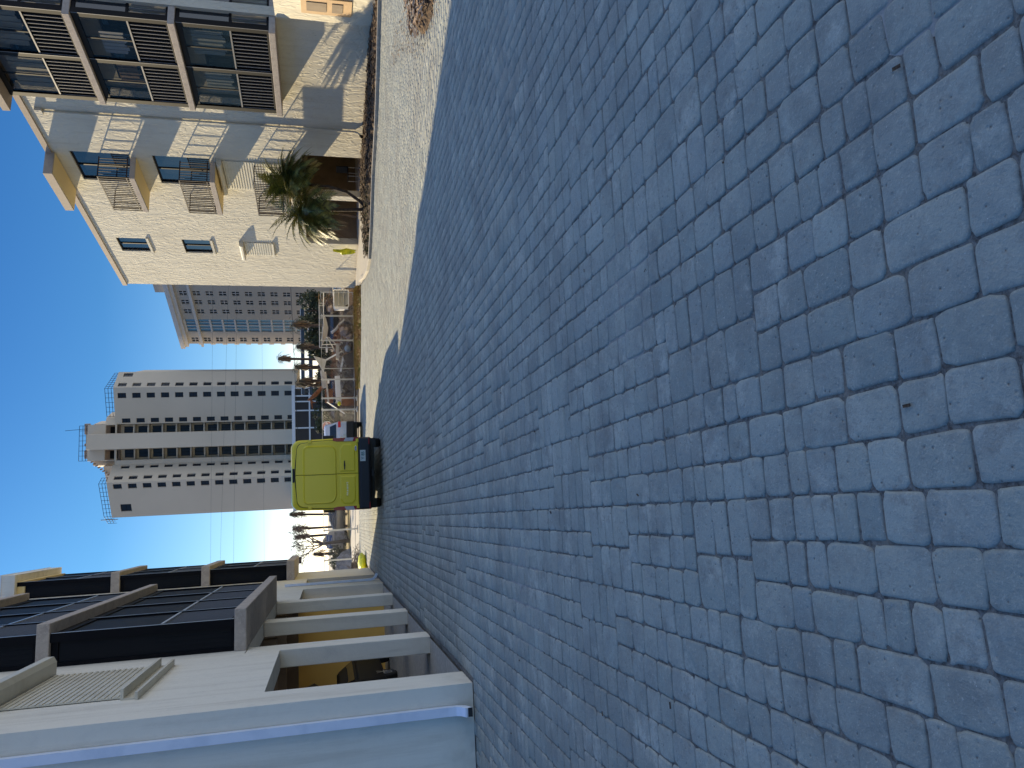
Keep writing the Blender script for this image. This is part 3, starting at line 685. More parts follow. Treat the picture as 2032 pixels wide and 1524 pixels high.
# near end: slabs and enclosures facing the camera
for k, z in enumerate((2.92,5.70,8.42)):
    MB().box(.002,6,-18.72,-16.6,z,z+.19).build('balcony_slab', 'slab', rb, bevel=.012)
    zb = z+.19; zt = (5.70,8.42,11.2)[k]-.004
    f = MB()
    for x in (-.43,1.4,3.2,5.0): f.box(x,x+.10,-18.68,-18.56,zb,zt)
    f.box(-.33,5,-18.66,-18.58,zb,zb+.07).box(-.33,5,-18.66,-18.58,zt-.1,zt).box(-.33,5,-18.66,-18.58,zb+1.06,zb+1.13)
    fo = f.build('enclosure_frame', 'frame', rb)
    MB().box(-.33,5,-18.625,-18.615,zb+1.13,zt-.1).build('upper_pane', 'glass', fo)
    lv = MB()
    for i in range(40): lv.box(-.28+i*.13,-.268+i*.13,-18.64,-18.61,zb+.07,zb+1.06)
    lv.build('slat_panel', 'picket', fo)
    MB().box(.34,5,-16.95,-16.93,zb,zb+2).build('curtain', 'blind', fo)
rf = MB(); rf.box(-1.0,-.071,-18.9,-14.7,11.2,11.42).box(-1.0,12,-19.2,-18.9,11.2,11.42).box(-.071,12,-18.9,-18.701,11.2,11.42); rf.build('roof_eave', 'coping', rb)
MB().tube([(-.05,-13.5,10.95),(-.05,-13.5,.45),(-.09,-13.5,.35),(-.28,-13.6,.24)], .038, 8).box(-.12,0,-13.62,-13.38,10.75,10.98).build('downspout', 'stucco_r', rb)
MB().tube([(-.27,-13.59,.245),(-.36,-13.64,.20)], .055, 8).build('downspout_outlet', 'black', rb)
# carport behind the wide opening
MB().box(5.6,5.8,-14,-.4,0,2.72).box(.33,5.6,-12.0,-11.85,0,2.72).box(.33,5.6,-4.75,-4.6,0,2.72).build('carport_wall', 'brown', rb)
MB().box(.05,.35,-8.9,-8.55,.0,2.39).build('pillar', 'stucco_r', rb)
struct_floor = MB(); struct_floor.box(.33,5.6,-11.85,-4.75,0,.06); struct_floor.build('carport_floor', 'concrete', rb)
# recess with the front door under the near end
MB().box(2.6,2.8,-22,-14.5,0,2.9).box(.33,2.6,-15.6,-15.4,0,2.9).build('entry_wall', 'soffit', rb)
dr = MB(); dr.box(1.2,2.1,-15.66,-15.6,.05,2.1); d_ = dr.build('front_door', 'orange', rb); MB().box(1.85,1.95,-15.70,-15.66,1.0,1.05).build('handle', 'chrome', d_)
#%%TOWER
def wall_frame(p0, p1):
    """returns map from (along, out, z) for a facade from p0 to p1 (out = toward camera)"""
    a, c = Vector(p0), Vector(p1); d = (c-a).normalized(); nn = Vector((d.y, -d.x))
    if nn.dot(-a) < 0: nn = -nn
    return (c-a).length, lambda u, o, z: (a.x+d.x*u+nn.x*o, a.y+d.y*u+nn.y*o, z)
def fbox(mb, Mp, u0, u1, o0, o1, z0, z1):
    P = [Mp(u,o,z) for z in (z0, z1) for (u, o) in ((u0,o0),(u1,o0),(u1,o1),(u0,o1))]
    mb.add(P, [(0,3,2,1),(4,5,6,7),(0,1,5,4),(1,2,6,5),(2,3,7,6),(3,0,4,7)])
def pol(az, d): return (d*math.sin(R(az)), d*math.cos(R(az)))
tw = thing('residential_tower', (0,0,0), 0, 'tall pale concrete apartment tower with two dark recessed balcony stacks, straight behind the yellow van', 'building')
ZW = [39.85-2.57*i for i in range(13)]
L_, Lc, Li, rl1, rl2, rr1, rr2, Ri, Rc, Rr = pol(-8.83,160.4), pol(-6.45,156), pol(-5.22,160.2), pol(-4.92,161), pol(-4.15,157.5), pol(-3.10,157.8), pol(-2.44,161), pol(-1.95,161), pol(.10,159.2), pol(1.18,163.5)
bk0, bk1 = pol(1.3,182), pol(-8.6,182)
def facade(name, parent, p0, p1, z0, z1, holes, mname, thick=.4, depthg=.25):
    Lg, Mp = wall_frame(p0, p1); b = MB(); b.wall(0, Lg, z0, z1, holes, lambda u, s, z: Mp(u, -thick*s, z)); b.build(name, mname, parent)
    return Mp
def winset(parent, Mp, holes, depth, g='glass_far', frame=True):
    for (u0, u1, z0, z1) in holes:
        f = MB(); fbox(f, Mp, u0, u1, -depth-.05, -depth, z0, z1); o = f.build('window', 'frame', parent)
        p = MB(); w_ = (u1-u0); fbox(p, Mp, u0+.08, u1-.08, -depth, -depth+.02, z0+.08, (z0+z1)/2-.04); fbox(p, Mp, u0+.08, u1-.08, -depth, -depth+.02, (z0+z1)/2+.04, z1-.08); p.build('pane', g, o)
LL = lambda a, c: (Vector(a)-Vector(c)).length
ws = lambda az0, az1, p0, p1: tuple(sorted((((math.tan(R(a))*p0[1]-p0[0])/((p1[0]-p0[0])-math.tan(R(a))*(p1[1]-p0[1])))*LL(p0, p1) for a in (az0, az1))))
def col(az0, az1, p0, p1, zs, h=1.5): u0, u1 = ws(az0, az1, p0, p1); return [(u0, u1, z-h/2, z+h/2) for z in zs]
TB = 7.4
h = col(-6.90,-6.53,L_,Lc,ZW) + col(-8.45,-7.95,L_,Lc,[38.9],1.9); Mp = facade('wall', tw, L_, Lc, TB, 41.6, h, 'tower'); winset(tw, Mp, h, .22)
h = col(-6.25,-6.02,Lc,Li,ZW) + col(-5.50,-5.30,Lc,Li,[z-.6 for z in ZW]); Mp = facade('wall', tw, Lc, Li, TB, 41.6, h, 'tower'); winset(tw, Mp, h, .22)
h = col(-2.38,-2.08,rr2,Ri,[z-.5 for z in ZW]); 
Mp = facade('wall', tw, rr2, Ri, TB, 39.9, h, 'tower') if False else None
h2 = col(-2.36,-2.05,pol(-2.44,160.6),Rc,[z-.5 for z in ZW]) + col(-.64,-.28,pol(-2.44,160.6),Rc,ZW)
Mp = facade('wall', tw, pol(-2.44,160.6), Rc, TB, 41.3, h2, 'tower'); winset(tw, Mp, h2, .22)
h = col(.10+.08,.42,Rc,Rr,ZW) + col(.85,1.10,Rc,Rr,[39.4],1.7); Mp = facade('wall', tw, Rc, Rr, TB, 41.3, h, 'tower'); winset(tw, Mp, h, .22)
# recessed balcony stacks
def stack(pa, pb, back, ztop, off):
    Lg, Mp = wall_frame(pa, pb)
    b = MB(); fbox(b, Mp, -.1, Lg+.1, -back-.3, -back, TB, ztop); b.build('recess_wall', 'tower_w', tw)
    for z in ZW:
        s = MB(); fbox(s, Mp, 0.02, Lg-.02, -back, -.35, z-off-1.35, z-off-1.12); o = s.build('balcony', 'tower_w', tw)
        g = MB(); fbox(g, Mp, .35, Lg-.25, -back, -back+.05, z-off-1.10, z-off+.85); g.build('sliding_door', 'frame', o)
        g = MB(); fbox(g, Mp, .45, Lg*.5, -back+.05, -back+.07, z-off-.95, z-off+.75); fbox(g, Mp, Lg*.55, Lg-.35, -back+.05, -back+.07, z-off-.95, z-off+.75); g.build('pane', 'glass_far', o)
stack(rl1, pol(-4.15,160.9), 2.0, 41.6, .55); stack(pol(-3.10,160.8), rr2, 2.0, 41.6, .45)
for za, pa, pb in ((0, rl1, rl2), (0, rr1, rr2)):
    pass
pb_ = MB(); pb_.prism([Li, pol(-4.93,160.2), pol(-4.93,164), pol(-5.4,164)], TB, 41.3); pb_.build('pier', 'tower', tw)
pb_ = MB(); pb_.prism([rl2, rr1, pol(-3.05,163.2), pol(-4.2,163.2)], TB, 45.6); pb_.build('central_pier', 'tower', tw)
# head of the tower over the stacks, with one more pair of loggias
Lg, Mp = wall_frame(pol(-4.93,159.9), pol(-2.44,160.2))
uA, uB = .12, 2.15; vA, vB = Lg-1.95, Lg-.12
b = MB(); b.wall(0, Lg, 40.95, 46.0, [(uA,uB,41.3,43.0),(vA,vB,41.2,42.9)], lambda u, s, z: Mp(u, -.5*s, z)); b.build('head_wall', 'tower', tw)
b = MB(); fbox(b, Mp, 0, Lg, -3.0, -2.6, 40.9, 46.0); b.build('head_recess', 'brown', tw)
for a0, a1 in ((uA, uB), (vA, vB)):
    g = MB(); fbox(g, Mp, a0+.3, a1-.2, -2.6, -2.55, 41.3, 42.7); g.build('sliding_door', 'frame', tw)
# core volume, wing roofs, stepped flanks
MB().prism([pol(-8.75,161.2), pol(-6.45,157.2), pol(-5.4,163.5), pol(-2.1,163.5), pol(.1,160.3), pol(1.1,168), bk0, bk1], TB, 40.55).build('core', 'tower', tw)
MB().prism([pol(-5.25,163.6), pol(-2.4,163.9), pol(-2.2,169), pol(-5.35,169)], 40.56, 45.95).build('core_head', 'tower', tw)
MB().prism([pol(-2.44,161), pol(-1.95,162), pol(-1.6,166), pol(-1.9,170), pol(-2.44,170)], 40.56, 43.2).build('step_block', 'tower', tw)
MB().prism([pol(-6.5,164), pol(-5.3,161.5), pol(-5.0,168), pol(-6.2,170)], 40.56, 43.6).build('step_block', 'tower', tw)
MB().prism([pol(-8.83,160.4), pol(-6.45,156), pol(-6.4,157), pol(-8.7,161.4)], 41.6, 41.63).build('roof_edge', 'tower', tw)
def guard(pts, z, hgt, n=10):
    b = MB()
    for a, c in zip(pts[:-1], pts[1:]):
        a, c = Vector(a), Vector(c)
        for k in (1., .66, .33): b.tube([(*a, z+hgt*k), (*c, z+hgt*k)], .045, 4)
        m = max(2, int((c-a).length/.9))
        for i in range(m+1):
            p = a.lerp(c, i/m); b.tube([(*p, z), (*p, z+hgt)], .035, 4)
    return b
guard([pol(-9.2,164), pol(-8.75,161.2), pol(-6.5,157), pol(-6.1,159)], 41.6, 1.6).build('roof_railing', 'rail', tw)
guard([pol(-1.9,161.4), pol(.05,160), pol(1.1,167.5)], 41.3, 1.7).build('roof_railing', 'rail', tw)
guard([pol(-4.9,161), pol(-2.5,161.4)], 46.0, 1.8).build('roof_railing', 'rail', tw)
mm = MB()
for az, zz, wd in ((-4.75,46,1.4),(-4.5,46,.9),(-3.9,46,.5),(-3.1,46,1.0),(-2.75,46,1.1)):
    x, y = pol(az, 162); mm = MB(); mm.box(x, x+wd, y, y+1, zz+.3, zz+1.1).box(x+.1, x+.2, y, y+.2, zz, zz+.3).box(x+wd-.2, x+wd-.1, y, y+.2, zz, zz+.3); mm.build('rooftop_unit', 'coping', tw)
x, y = pol(-2.7,162); MB().tube([(x,y,46),(x-.3,y,50.5)], .04, 4).build('antenna', 'frame', tw)
x, y = pol(-8.95,160.6); MB().tube([(x,y,40.6),(x,y,43.6)], .07, 5).build('davit', 'rail', tw)
st = MB()
for i in range(9):
    x, y = pol(-5.05-.13*i, 161); st.box(x, x+.25, y, y+1.5, 45.6-i*.42, 45.75-i*.42)
st.build('roof_stair', 'coping', tw)
# glazed podium
pd0, pd1 = pol(-.10,139.5), pol(-9.0,141)
Lg, Mp = wall_frame(pd0, pd1)
b = MB(); fbox(b, Mp, -.5, Lg, -.3, .35, 6.95, 7.5); fbox(b, Mp, -.5, Lg, -.3, .15, 4.35, 4.6)
for u in (0, 1.4, 2.4, 4.0, 7.1, 10.2, 13.4, 16.6, 19.8): fbox(b, Mp, u-.12, u+.12, -.3, .12, 0, 6.95)
b.build('podium_frame', 'white', tw)
b = MB(); fbox(b, Mp, 0, Lg, -.42, -.32, 0, 6.95); b.build('podium_glazing', 'glass_far', tw)
b = MB(); fbox(b, Mp, 0, Lg, -24, -.5, 0, 7.38); b.build('podium', 'tower', tw)
#%%CONDO
cd = thing('residential_tower', (0,0,0), 0, 'grey apartment block with four-pane windows and a blue glazed column', 'building')
cn_, cf = pol(7.9,168), pol(3.08,187)
_n = Vector(pol(7.23,170)); dcd = Vector((-.515,.857)); 
p_near = _n - dcd*9; p_far = _n + dcd*21.6
Lg, Mp = wall_frame(tuple(p_far), tuple(p_near))
def un(az):
    t = math.tan(R(az)); return ((t*p_far.y-p_far.x)/((p_near.x-p_far.x)-t*(p_near.y-p_far.y)))*Lg
ZC = [30.6-2.62*i for i in range(12)]
b = MB(); holes = []
cols = [un(6.68), un(6.06), un(5.41)]
for c_ in cols: holes += [(c_-.75, c_+.75, z-.72, z+.72) for z in ZC]
cfar = un(3.43); holes += [(cfar-.8, cfar+.8, z-.72, z+.72) for z in ZC]
g0, g1 = un(3.99), un(4.86)
if g0 > g1: g0, g1 = g1, g0
holes.append((g0, g1, .5, 31.6))
b.wall(0, Lg, 0, 33.0, holes, lambda u, s, z: Mp(u, -.35*s, z)); b.build('wall', 'condo', cd)
for hx in holes[:-1]:
    f = MB(); um, zm = (hx[0]+hx[1])/2, (hx[2]+hx[3])/2
    fbox(f, Mp, um-.07, um+.07, -.2, -.08, hx[2], hx[3]); fbox(f, Mp, hx[0], um-.07, -.2, -.08, zm-.06, zm+.06); fbox(f, Mp, um+.07, hx[1], -.2, -.08, zm-.06, zm+.06)
    o = f.build('window', 'condo_w', cd); g = MB(); fbox(g, Mp, hx[0], hx[1], -.3, -.24, hx[2], hx[3]); g.build('pane', 'glass_far', o)
gb = MB(); fbox(gb, Mp, g0, g1, -.3, -.2, .5, 31.6); go = gb.build('glazed_bay', 'blueglass', cd)
gr = MB()
for z in [32.0]+[z-1.3 for z in ZC]: fbox(gr, Mp, g0, g1, -.2, .05, z-.35, z+.05)
fbox(gr, Mp, (g0+g1)/2-.12, (g0+g1)/2+.12, -.2, .0, .5, 31.6)
for u in (g0+(g1-g0)*.25, g0+(g1-g0)*.75): fbox(gr, Mp, u-.05, u+.05, -.2, -.06, .5, 31.6)
gr.build('bay_grid', 'condo_w', go)
cr = MB(); fbox(cr, Mp, -.8, Lg+.5, -.3, .9, 33.0, 33.9); fbox(cr, Mp, -.5, Lg+.5, -.3, .55, 32.2, 33.0); fbox(cr, Mp, -.6, Lg, .0, .5, 29.0, 29.5); cr.build('cornice', 'condo_w', cd)
b = MB(); fbox(b, Mp, .35, Lg, -22, -.36, 0, 33.0); b.build('core', 'condo', cd)
b = MB(); fbox(b, Mp, Lg*.62, Lg, -20, -.1, 33.9, 36.0); b.build('parapet', 'condo', cd)
bb = MB()
for z in ZC: fbox(bb, Mp, -1.3, 0, -5, -.6, z-1.4, z-.35)
bb.build('side_balcony', 'condo_w', cd)
#%%VAN
def rrect(w, z0, z1, r, tumble=0., n=5, y=0.):
    """rounded-rectangle ring in the x-z plane, narrower at the top by tumble"""
    P = []
    for cx, cz, a0, rr in ((w/2-r, z1-r, 0, r), (-w/2+r, z1-r, 90, r), (-w/2+.06, z0+.06, 180, .06), (w/2-.06, z0+.06, 270, .06)):
        for i in range(n+1):
            a = R(a0+90*i/n); x = cx+rr*math.cos(a); z = cz+rr*math.sin(a)
            t = max(0, (z-(z0+.55*(z1-z0)))/(.45*(z1-z0))); x *= 1-tumble*t*t
            P.append((x, y, z))
    return P
def wheel(par, x, y, r, wd, spokes=6, face=-1, rimm='rim'):
    b = MB(); prof = [(-wd/2, r*.62), (-wd/2, r*.90), (-wd/2+.03, r), (wd/2-.03, r), (wd/2, r*.90), (wd/2, r*.62)]
    n = 28; vs = [(x+px, y+pr*math.cos(2*math.pi*k/n), r+pr*math.sin(2*math.pi*k/n)) for px, pr in prof for k in range(n)]
    m = len(prof); b.add(vs, [(i*n+k, i*n+(k+1)%n, (i+1)*n+(k+1)%n, (i+1)*n+k) for i in range(m-1) for k in range(n)])
    b.tube([(x-wd*.3, y, r), (x+wd*.3, y, r)], r*.63, 20)
    o = b.build('wheel', 'rubber', par, smooth=False)
    c = MB(); c.tube([(x-wd*.48, y, r), (x+wd*.48, y, r)], r*.17, 14)
    for i in range(spokes):
        a = 2*math.pi*i/spokes; c.bar((x+face*wd*.44, y, r), (x+face*wd*.44, y+r*.58*math.cos(a), r+r*.58*math.sin(a)), r*.17, .03)
    n = 24; vs = [(x+face*wd*q, y+pr*math.cos(2*math.pi*k/n), r+pr*math.sin(2*math.pi*k/n)) for q, pr in ((.40, r*.60), (.49, r*.63), (.49, r*.56), (.40, r*.56)) for k in range(n)]
    c.add(vs, [(i*n+k, i*n+(k+1)%n, (i+1)*n+(k+1)%n, (i+1)*n+k) for i in range(3) for k in range(n)])
    c.build('rim', rimm, o); return o
van = thing('delivery_van', (-2.55, 22.5, 0), R(6.3), 'tall lime yellow panel van parked with its closed rear doors toward us', 'van')
van.scale = (1.045, 1, 1)
W = 2.02
secs = []
for y, z1, wd, tb in ((0,2.52,W-.05,.085),(.05,2.575,W,.085),(.30,2.61,W,.08),(3.6,2.61,W,.08),(4.1,2.50,W,.10),(4.75,1.75,W-.02,.16),(5.35,1.28,W-.10,.06),(5.75,.95,W-.35,.03)):
    secs.append(rrect(wd, .62, z1, .20 if z1 > 2 else .12, tb, 6, y))
b = MB(); b.loft([[(x, y, z) for x, _, z in s_] for s_, y in zip(secs, (0,.05,.30,3.6,4.1,4.75,5.35,5.75))])
body = b.build('body', 'vanpaint', van, smooth=True, bevel=.01)
# rear doors: two leaves, proud by 2 cm, each with an embossed panel
def door_outline(sgn, inset=0., zt=2.50, zb=.705):
    P = [(sgn*(.006+inset), zb+inset)]
    P += [(sgn*(.93-inset), zb+inset), (sgn*(.93-inset), 1.55), (sgn*(.905-inset), 2.0), (sgn*(.865-inset), 2.28)]
    for i in range(1, 6):
        a = R(90*i/5*1.0); P.append((sgn*(.865-.20-inset+.20*math.cos(a)), 2.28+.155*math.sin(a)-inset))
    P += [(sgn*(.3), zt-.04-inset), (sgn*(.006+inset), zt-.025-inset)]
    return P
for sgn in (-1, 1):
    P = door_outline(sgn); n = len(P); In = door_outline(sgn, .012)
    b = MB(); b.loft([[(x, .03, z) for x, z in P], [(x, -.012, z) for x, z in P], [(x, -.022, z) for x, z in In]] if sgn > 0 else [[(x, .03, z) for x, z in P][::-1], [(x, -.012, z) for x, z in P][::-1], [(x, -.022, z) for x, z in In][::-1]])
    dr = b.build('rear_door', 'vanpanel', van)
    Og = door_outline(sgn, -.014, 2.514); b = MB(); q_ = [[(x, .028, z) for x, z in Og], [(x, -.006, z) for x, z in Og]]
    b.loft(q_ if sgn > 0 else [k[::-1] for k in q_]); b.build('door_seal', 'seam', dr)
    # embossed window panel (frame groove then raised field)
    def pan(x0, x1, z0, z1, r0, r1):
        Q = []
        for cx, cz, a0, rr in ((x1-r1, z1-r1, 0, r1), (x0+r0, z1-r0, 90, r0), (x0+r0, z0+r0, 180, r0), (x1-r1*1.8, z0+r1*1.8, 270, r1*1.8)):
            for i in range(6): a = R(a0+90*i/5); Q.append((sgn*(cx+rr*math.cos(a)), cz+rr*math.sin(a)))
        return Q
    b = MB(); A0 = pan(.008, .80, 1.33, 2.27, .01, .12); A1 = pan(.008, .775, 1.355, 2.245, .01, .11); A2 = pan(.010, .75, 1.38, 2.22, .01, .10)
    rr_ = [[(x, -.0215, z) for x, z in A0], [(x, -.050, z) for x, z in A1], [(x, -.046, z) for x, z in A2]]
    if sgn < 0: rr_ = [q[::-1] for q in rr_]
    b.loft(rr_); b.build('door_panel', 'vanpanel', dr, smooth=False, bevel=.006)
    b = MB(); A0 = [(.06,.79),(.74,.79),(.84,.90),(.84,1.12),(.70,1.24),(.06,1.24)]; A1 = [(.09,.82),(.72,.82),(.80,.91),(.80,1.10),(.68,1.205),(.09,1.205)]
    rr_ = [[(sgn*x, -.0215, z) for x, z in A0], [(sgn*x, -.036, z) for x, z in A1]]
    if sgn < 0: rr_ = [q[::-1] for q in rr_]
    b.loft(rr_); b.build('lower_pressing', 'vanpanel', dr, bevel=.006)
    for z in (.66+.06, 2.08):
        b = MB(); b.box(sgn*.865, sgn*.965, -.055, -.023, z-.05, z+.05); b.build('hinge', 'vanpaint', dr, bevel=.01)
    # tail lamp
    b = MB(); x0, x1 = sgn*.895, sgn*1.008
    P = [(x0,.69),(x1,.69),(x1-sgn*.012,1.42),(x0+sgn*.028,1.42),(x0,1.30)]
    if sgn < 0: P = P[::-1]
    b.loft([[(x, .02, z) for x, z in P], [(x, -.03, z) for x, z in P]]); lp = b.build('tail_lamp', 'redlens', van, bevel=.008)
    b = MB(); P = [(x0+sgn*.008,.86),(x1-sgn*.006,.82),(x1-sgn*.006,1.06),(x0+sgn*.008,1.12)]
    if sgn < 0: P = P[::-1]
    b.loft([[(x, -.028, z) for x, z in P], [(x, -.036, z) for x, z in P]]); b.build('reversing_lens', 'clearlens', lp)
MB().box(.12,.36,-.062,-.036,1.085,1.115).box(.20,.28,-.075,-.062,1.08,1.12).build('handle', 'black', van, bevel=.006)
b = MB(); b.loft([[(.70+.075*math.cos(t), y, .775+.030*math.sin(t)) for t in [2*math.pi*k/20 for k in range(20)][::-1]] for y in (-.02, -.046)]); bd = b.build('badge', 'chrome', van)
b = MB(); b.loft([[(.70+.066*math.cos(t), y, .775+.024*math.sin(t)) for t in [2*math.pi*k/20 for k in range(20)][::-1]] for y in (-.045, -.049)]); b.build('badge_field', 'signblue', bd)
text_mesh('badge_lettering', 'Ford', .045, 'chrome', bd, (.70,-.052,.775), (R(90),0,0), .002, .0008, .25)
text_mesh('lettering', 'T R A N S I T', .066, 'chrome', van, (-.42,-.0395,1.02), (R(90),0,0), .003, .001)
MB().box(-.19,.19,-.012,.06,2.50,2.56).build('high_brake_lamp', 'black', van, bevel=.01)
b = MB(); b.loft([[(-1.0,.10,.33),(1.0,.10,.33),(1.0,.10,.70),(-1.0,.10,.70)],[(-1.0,-.13,.36),(1.0,-.13,.36),(1.0,-.10,.69),(-1.0,-.10,.69)],[(-.97,-.17,.40),(.97,-.17,.40),(.96,-.14,.62),(-.96,-.14,.62)]][::-1]); bp = b.build('rear_bumper', 'black', van, bevel=.03)
MB().box(-.98,-.80,-.178,-.165,.385,.41).box(.80,.98,-.178,-.165,.385,.41).build('reflector', 'redlens', bp)
MB().box(.33,.64,-.172,-.150,.50,.655).build('number_plate', 'plate', van, bevel=.004)
text_mesh('plate_text', 'Y 85', .125, 'plateink', van, (.49,-.174,.575), (R(90),0,0), .002, .002, 0, .95)
MB().box(-.95,.95,.25,5.3,.42,.64).box(-.78,.74,.5,4.6,.215,.42).build('underbody', 'black', van)
MB().tube([(-.85,.98,.34),(.85,.98,.34)], .055, 8).blob((0,.98,.32), (.17,.16,.15), 10, 8, 0).tube([(.35,.1,.36),(.35,1.6,.36)], .035, 8).build('rear_axle', 'black', van)
MB().box(-.10,.10,-.12,.5,.27,.33).build('tow_step', 'black', van)
wheel(van, -.87, .98, .345, .25); wheel(van, .87, .98, .345, .25, face=1); wheel(van, -.87, 4.75, .345, .24); wheel(van, .87, 4.75, .345, .24, face=1)
for x in (-.87, .87): MB().box(x-.13, x+.13, .62-.02, .64, .16, .60).build('mud_flap', 'black', van)
for sgn in (-1, 1):
    m = MB(); m.box(sgn*1.03, sgn*1.26, 4.25, 4.37, 1.35, 1.72).tube([(sgn*.97,4.4,1.5),(sgn*1.05,4.3,1.5)], .03, 6); m.build('wing_mirror', 'black', van, bevel=.03)
MB().box(-.90,.90,4.05,4.06,1.6,1.61).build('cab_trim', 'black', van)
b = MB(); b.loft([[(-.82,4.18,2.36),(.82,4.18,2.36),(.84,4.2,2.38),(-.84,4.2,2.38)],[(-.90,4.74,1.78),(.90,4.74,1.78),(.90,4.78,1.80),(-.90,4.78,1.80)]]); b.build('windscreen', 'glass', van)

# white sport utility car beyond the van
def suv_shell(par, paint, L, W, ztop, zb=.42, belt=1.12):
    lo = []
    for y, z1, wd in ((-.02,belt-.12,W-.12),(.04,belt,W-.04),(.3,belt+.02,W),(L*.72,belt,W),(L*.93,belt-.12,W-.06),(L,belt-.35,W-.25)):
        lo.append([(x,yy,z) for x, yy, z in rrect(wd, zb, z1, .09, .04, 4, y)])
    b = MB(); b.loft(lo); o = b.build('body', paint, par, smooth=True, bevel=.01)
    b = MB(); k = 1.0
    def rg(y, z0, z1, w0, w1): return [(-w0/2,y,z0),(w0/2,y,z0),(w1/2+.03,y,z1-.06),(w1/2-.05,y,z1),(-w1/2+.05,y,z1),(-w1/2-.03,y,z1-.06)]
    gh = [rg(.05,belt-.02,belt+.02,W-.10,W-.12), rg(.34,belt-.01,ztop-.06,W-.08,W-.42), rg(.6,belt-.01,ztop,W-.06,W-.38), rg(L*.50,belt-.01,ztop,W-.06,W-.38), rg(L*.72,belt-.02,belt+.03,W-.08,W-.12)]
    b.loft(gh); b.build('roof', paint, par, smooth=False, bevel=.02)
    g = MB(); z0, z1 = belt+.05, ztop-.13
    g.add([(-W/2+.13,.055,z0),(W/2-.13,.055,z0),(W/2-.30,.305,z1),(-W/2+.30,.305,z1),(-W/2+.13,.10,z0),(W/2-.13,.10,z0),(W/2-.30,.35,z1),(-W/2+.30,.35,z1)], [(0,1,2,3),(7,6,5,4),(0,4,5,1),(1,5,6,2),(2,6,7,3),(3,7,4,0)])
    g.build('rear_window', 'glass', par)
    for sgn in (-1, 1):
        g = MB(); xs, xt = sgn*(W/2-.030), sgn*(W/2-.165)
        P = [(xs,.42,z0),(xs,L*.66,z0),(xt,L*.50,z1+.02),(xt,.62,z1+.02)]
        Q = [(x-sgn*.03,y,z) for x,y,z in P]; g.add(P+Q, [(0,1,2,3),(7,6,5,4),(0,4,5,1),(1,5,6,2),(2,6,7,3),(3,7,4,0)]); g.build('side_window', 'glass', par)
    return o
car = thing('white_car', (-2.52, 34.9, 0), R(4.5), 'white sport utility car half hidden behind the right side of the yellow van', 'car')
suv_shell(car, 'suv', 4.6, 1.90, 1.70)
b = MB(); b.box(-.94,.94,-.14,.2,.38,.72); b.build('rear_bumper', 'black', car, bevel=.04)
for sgn in (-1, 1):
    b = MB(); b.box(sgn*.66, sgn*.93, -.055, .12, .97, 1.09); b.build('tail_lamp', 'redlit', car, bevel=.03)
MB().box(-.26,.26,.27,.33,1.60,1.635).build('high_brake_lamp', 'redlit', car, bevel=.008)
MB().box(.02,.36,-.06,-.03,.72,.86).build('number_plate', 'plate', car, bevel=.004)
b = MB(); b.loft([[(.19+.05*math.cos(t), y, .97+.035*math.sin(t)) for t in [2*math.pi*k/14 for k in range(14)][::-1]] for y in (-.03, -.05)]); b.build('badge', 'chrome', car)
wheel(car, -.80, .92, .34, .22); wheel(car, .80, .92, .34, .22, face=1); wheel(car, -.80, 3.7, .34, .22); wheel(car, .80, 3.7, .34, .22, face=1)
MB().box(-.85,.85,.1,4.3,.24,.43).build('underbody', 'black', car)
gc = thing('grey_car', (-8.35, 62.6, 0), R(90), 'charcoal grey car seen side-on beside the lawn, left of the van', 'car')
suv_shell(gc, 'greycar', 4.7, 1.86, 1.48, .36, 1.02)
for y in (1.0, 3.75): wheel(gc, -.80, y, .34, .22, 5, 1); wheel(gc, .80, y, .34, .22, 5, 1)
for y in (1.0, 3.75): wheel(gc, -.82, y, .335, .20, 5, -1)
MB().box(-.8,.8,.1,4.4,.2,.38).build('underbody', 'black', gc)
# vehicle parked under the posts
pc = thing('black_car', (*LW(-2.6, 9.4), 0), AZL, 'black car parked in the dark bays behind the posts of the shaded building', 'car')
suv_shell(pc, 'frame', 4.4, 1.8, 1.42, .3, .98)
for y in (.85, 3.5): wheel(pc, -.78, y, .33, .22, 6, -1); wheel(pc, .78, y, .33, .22, 6, 1)
MB().box(-.25,.25,-.05,-.02,.62,.76).build('number_plate', 'plate', pc)
for sgn in (-1,1): MB().box(sgn*.6, sgn*.86, -.05, .1, .80, .92).build('tail_lamp', 'redlens', pc, bevel=.02)
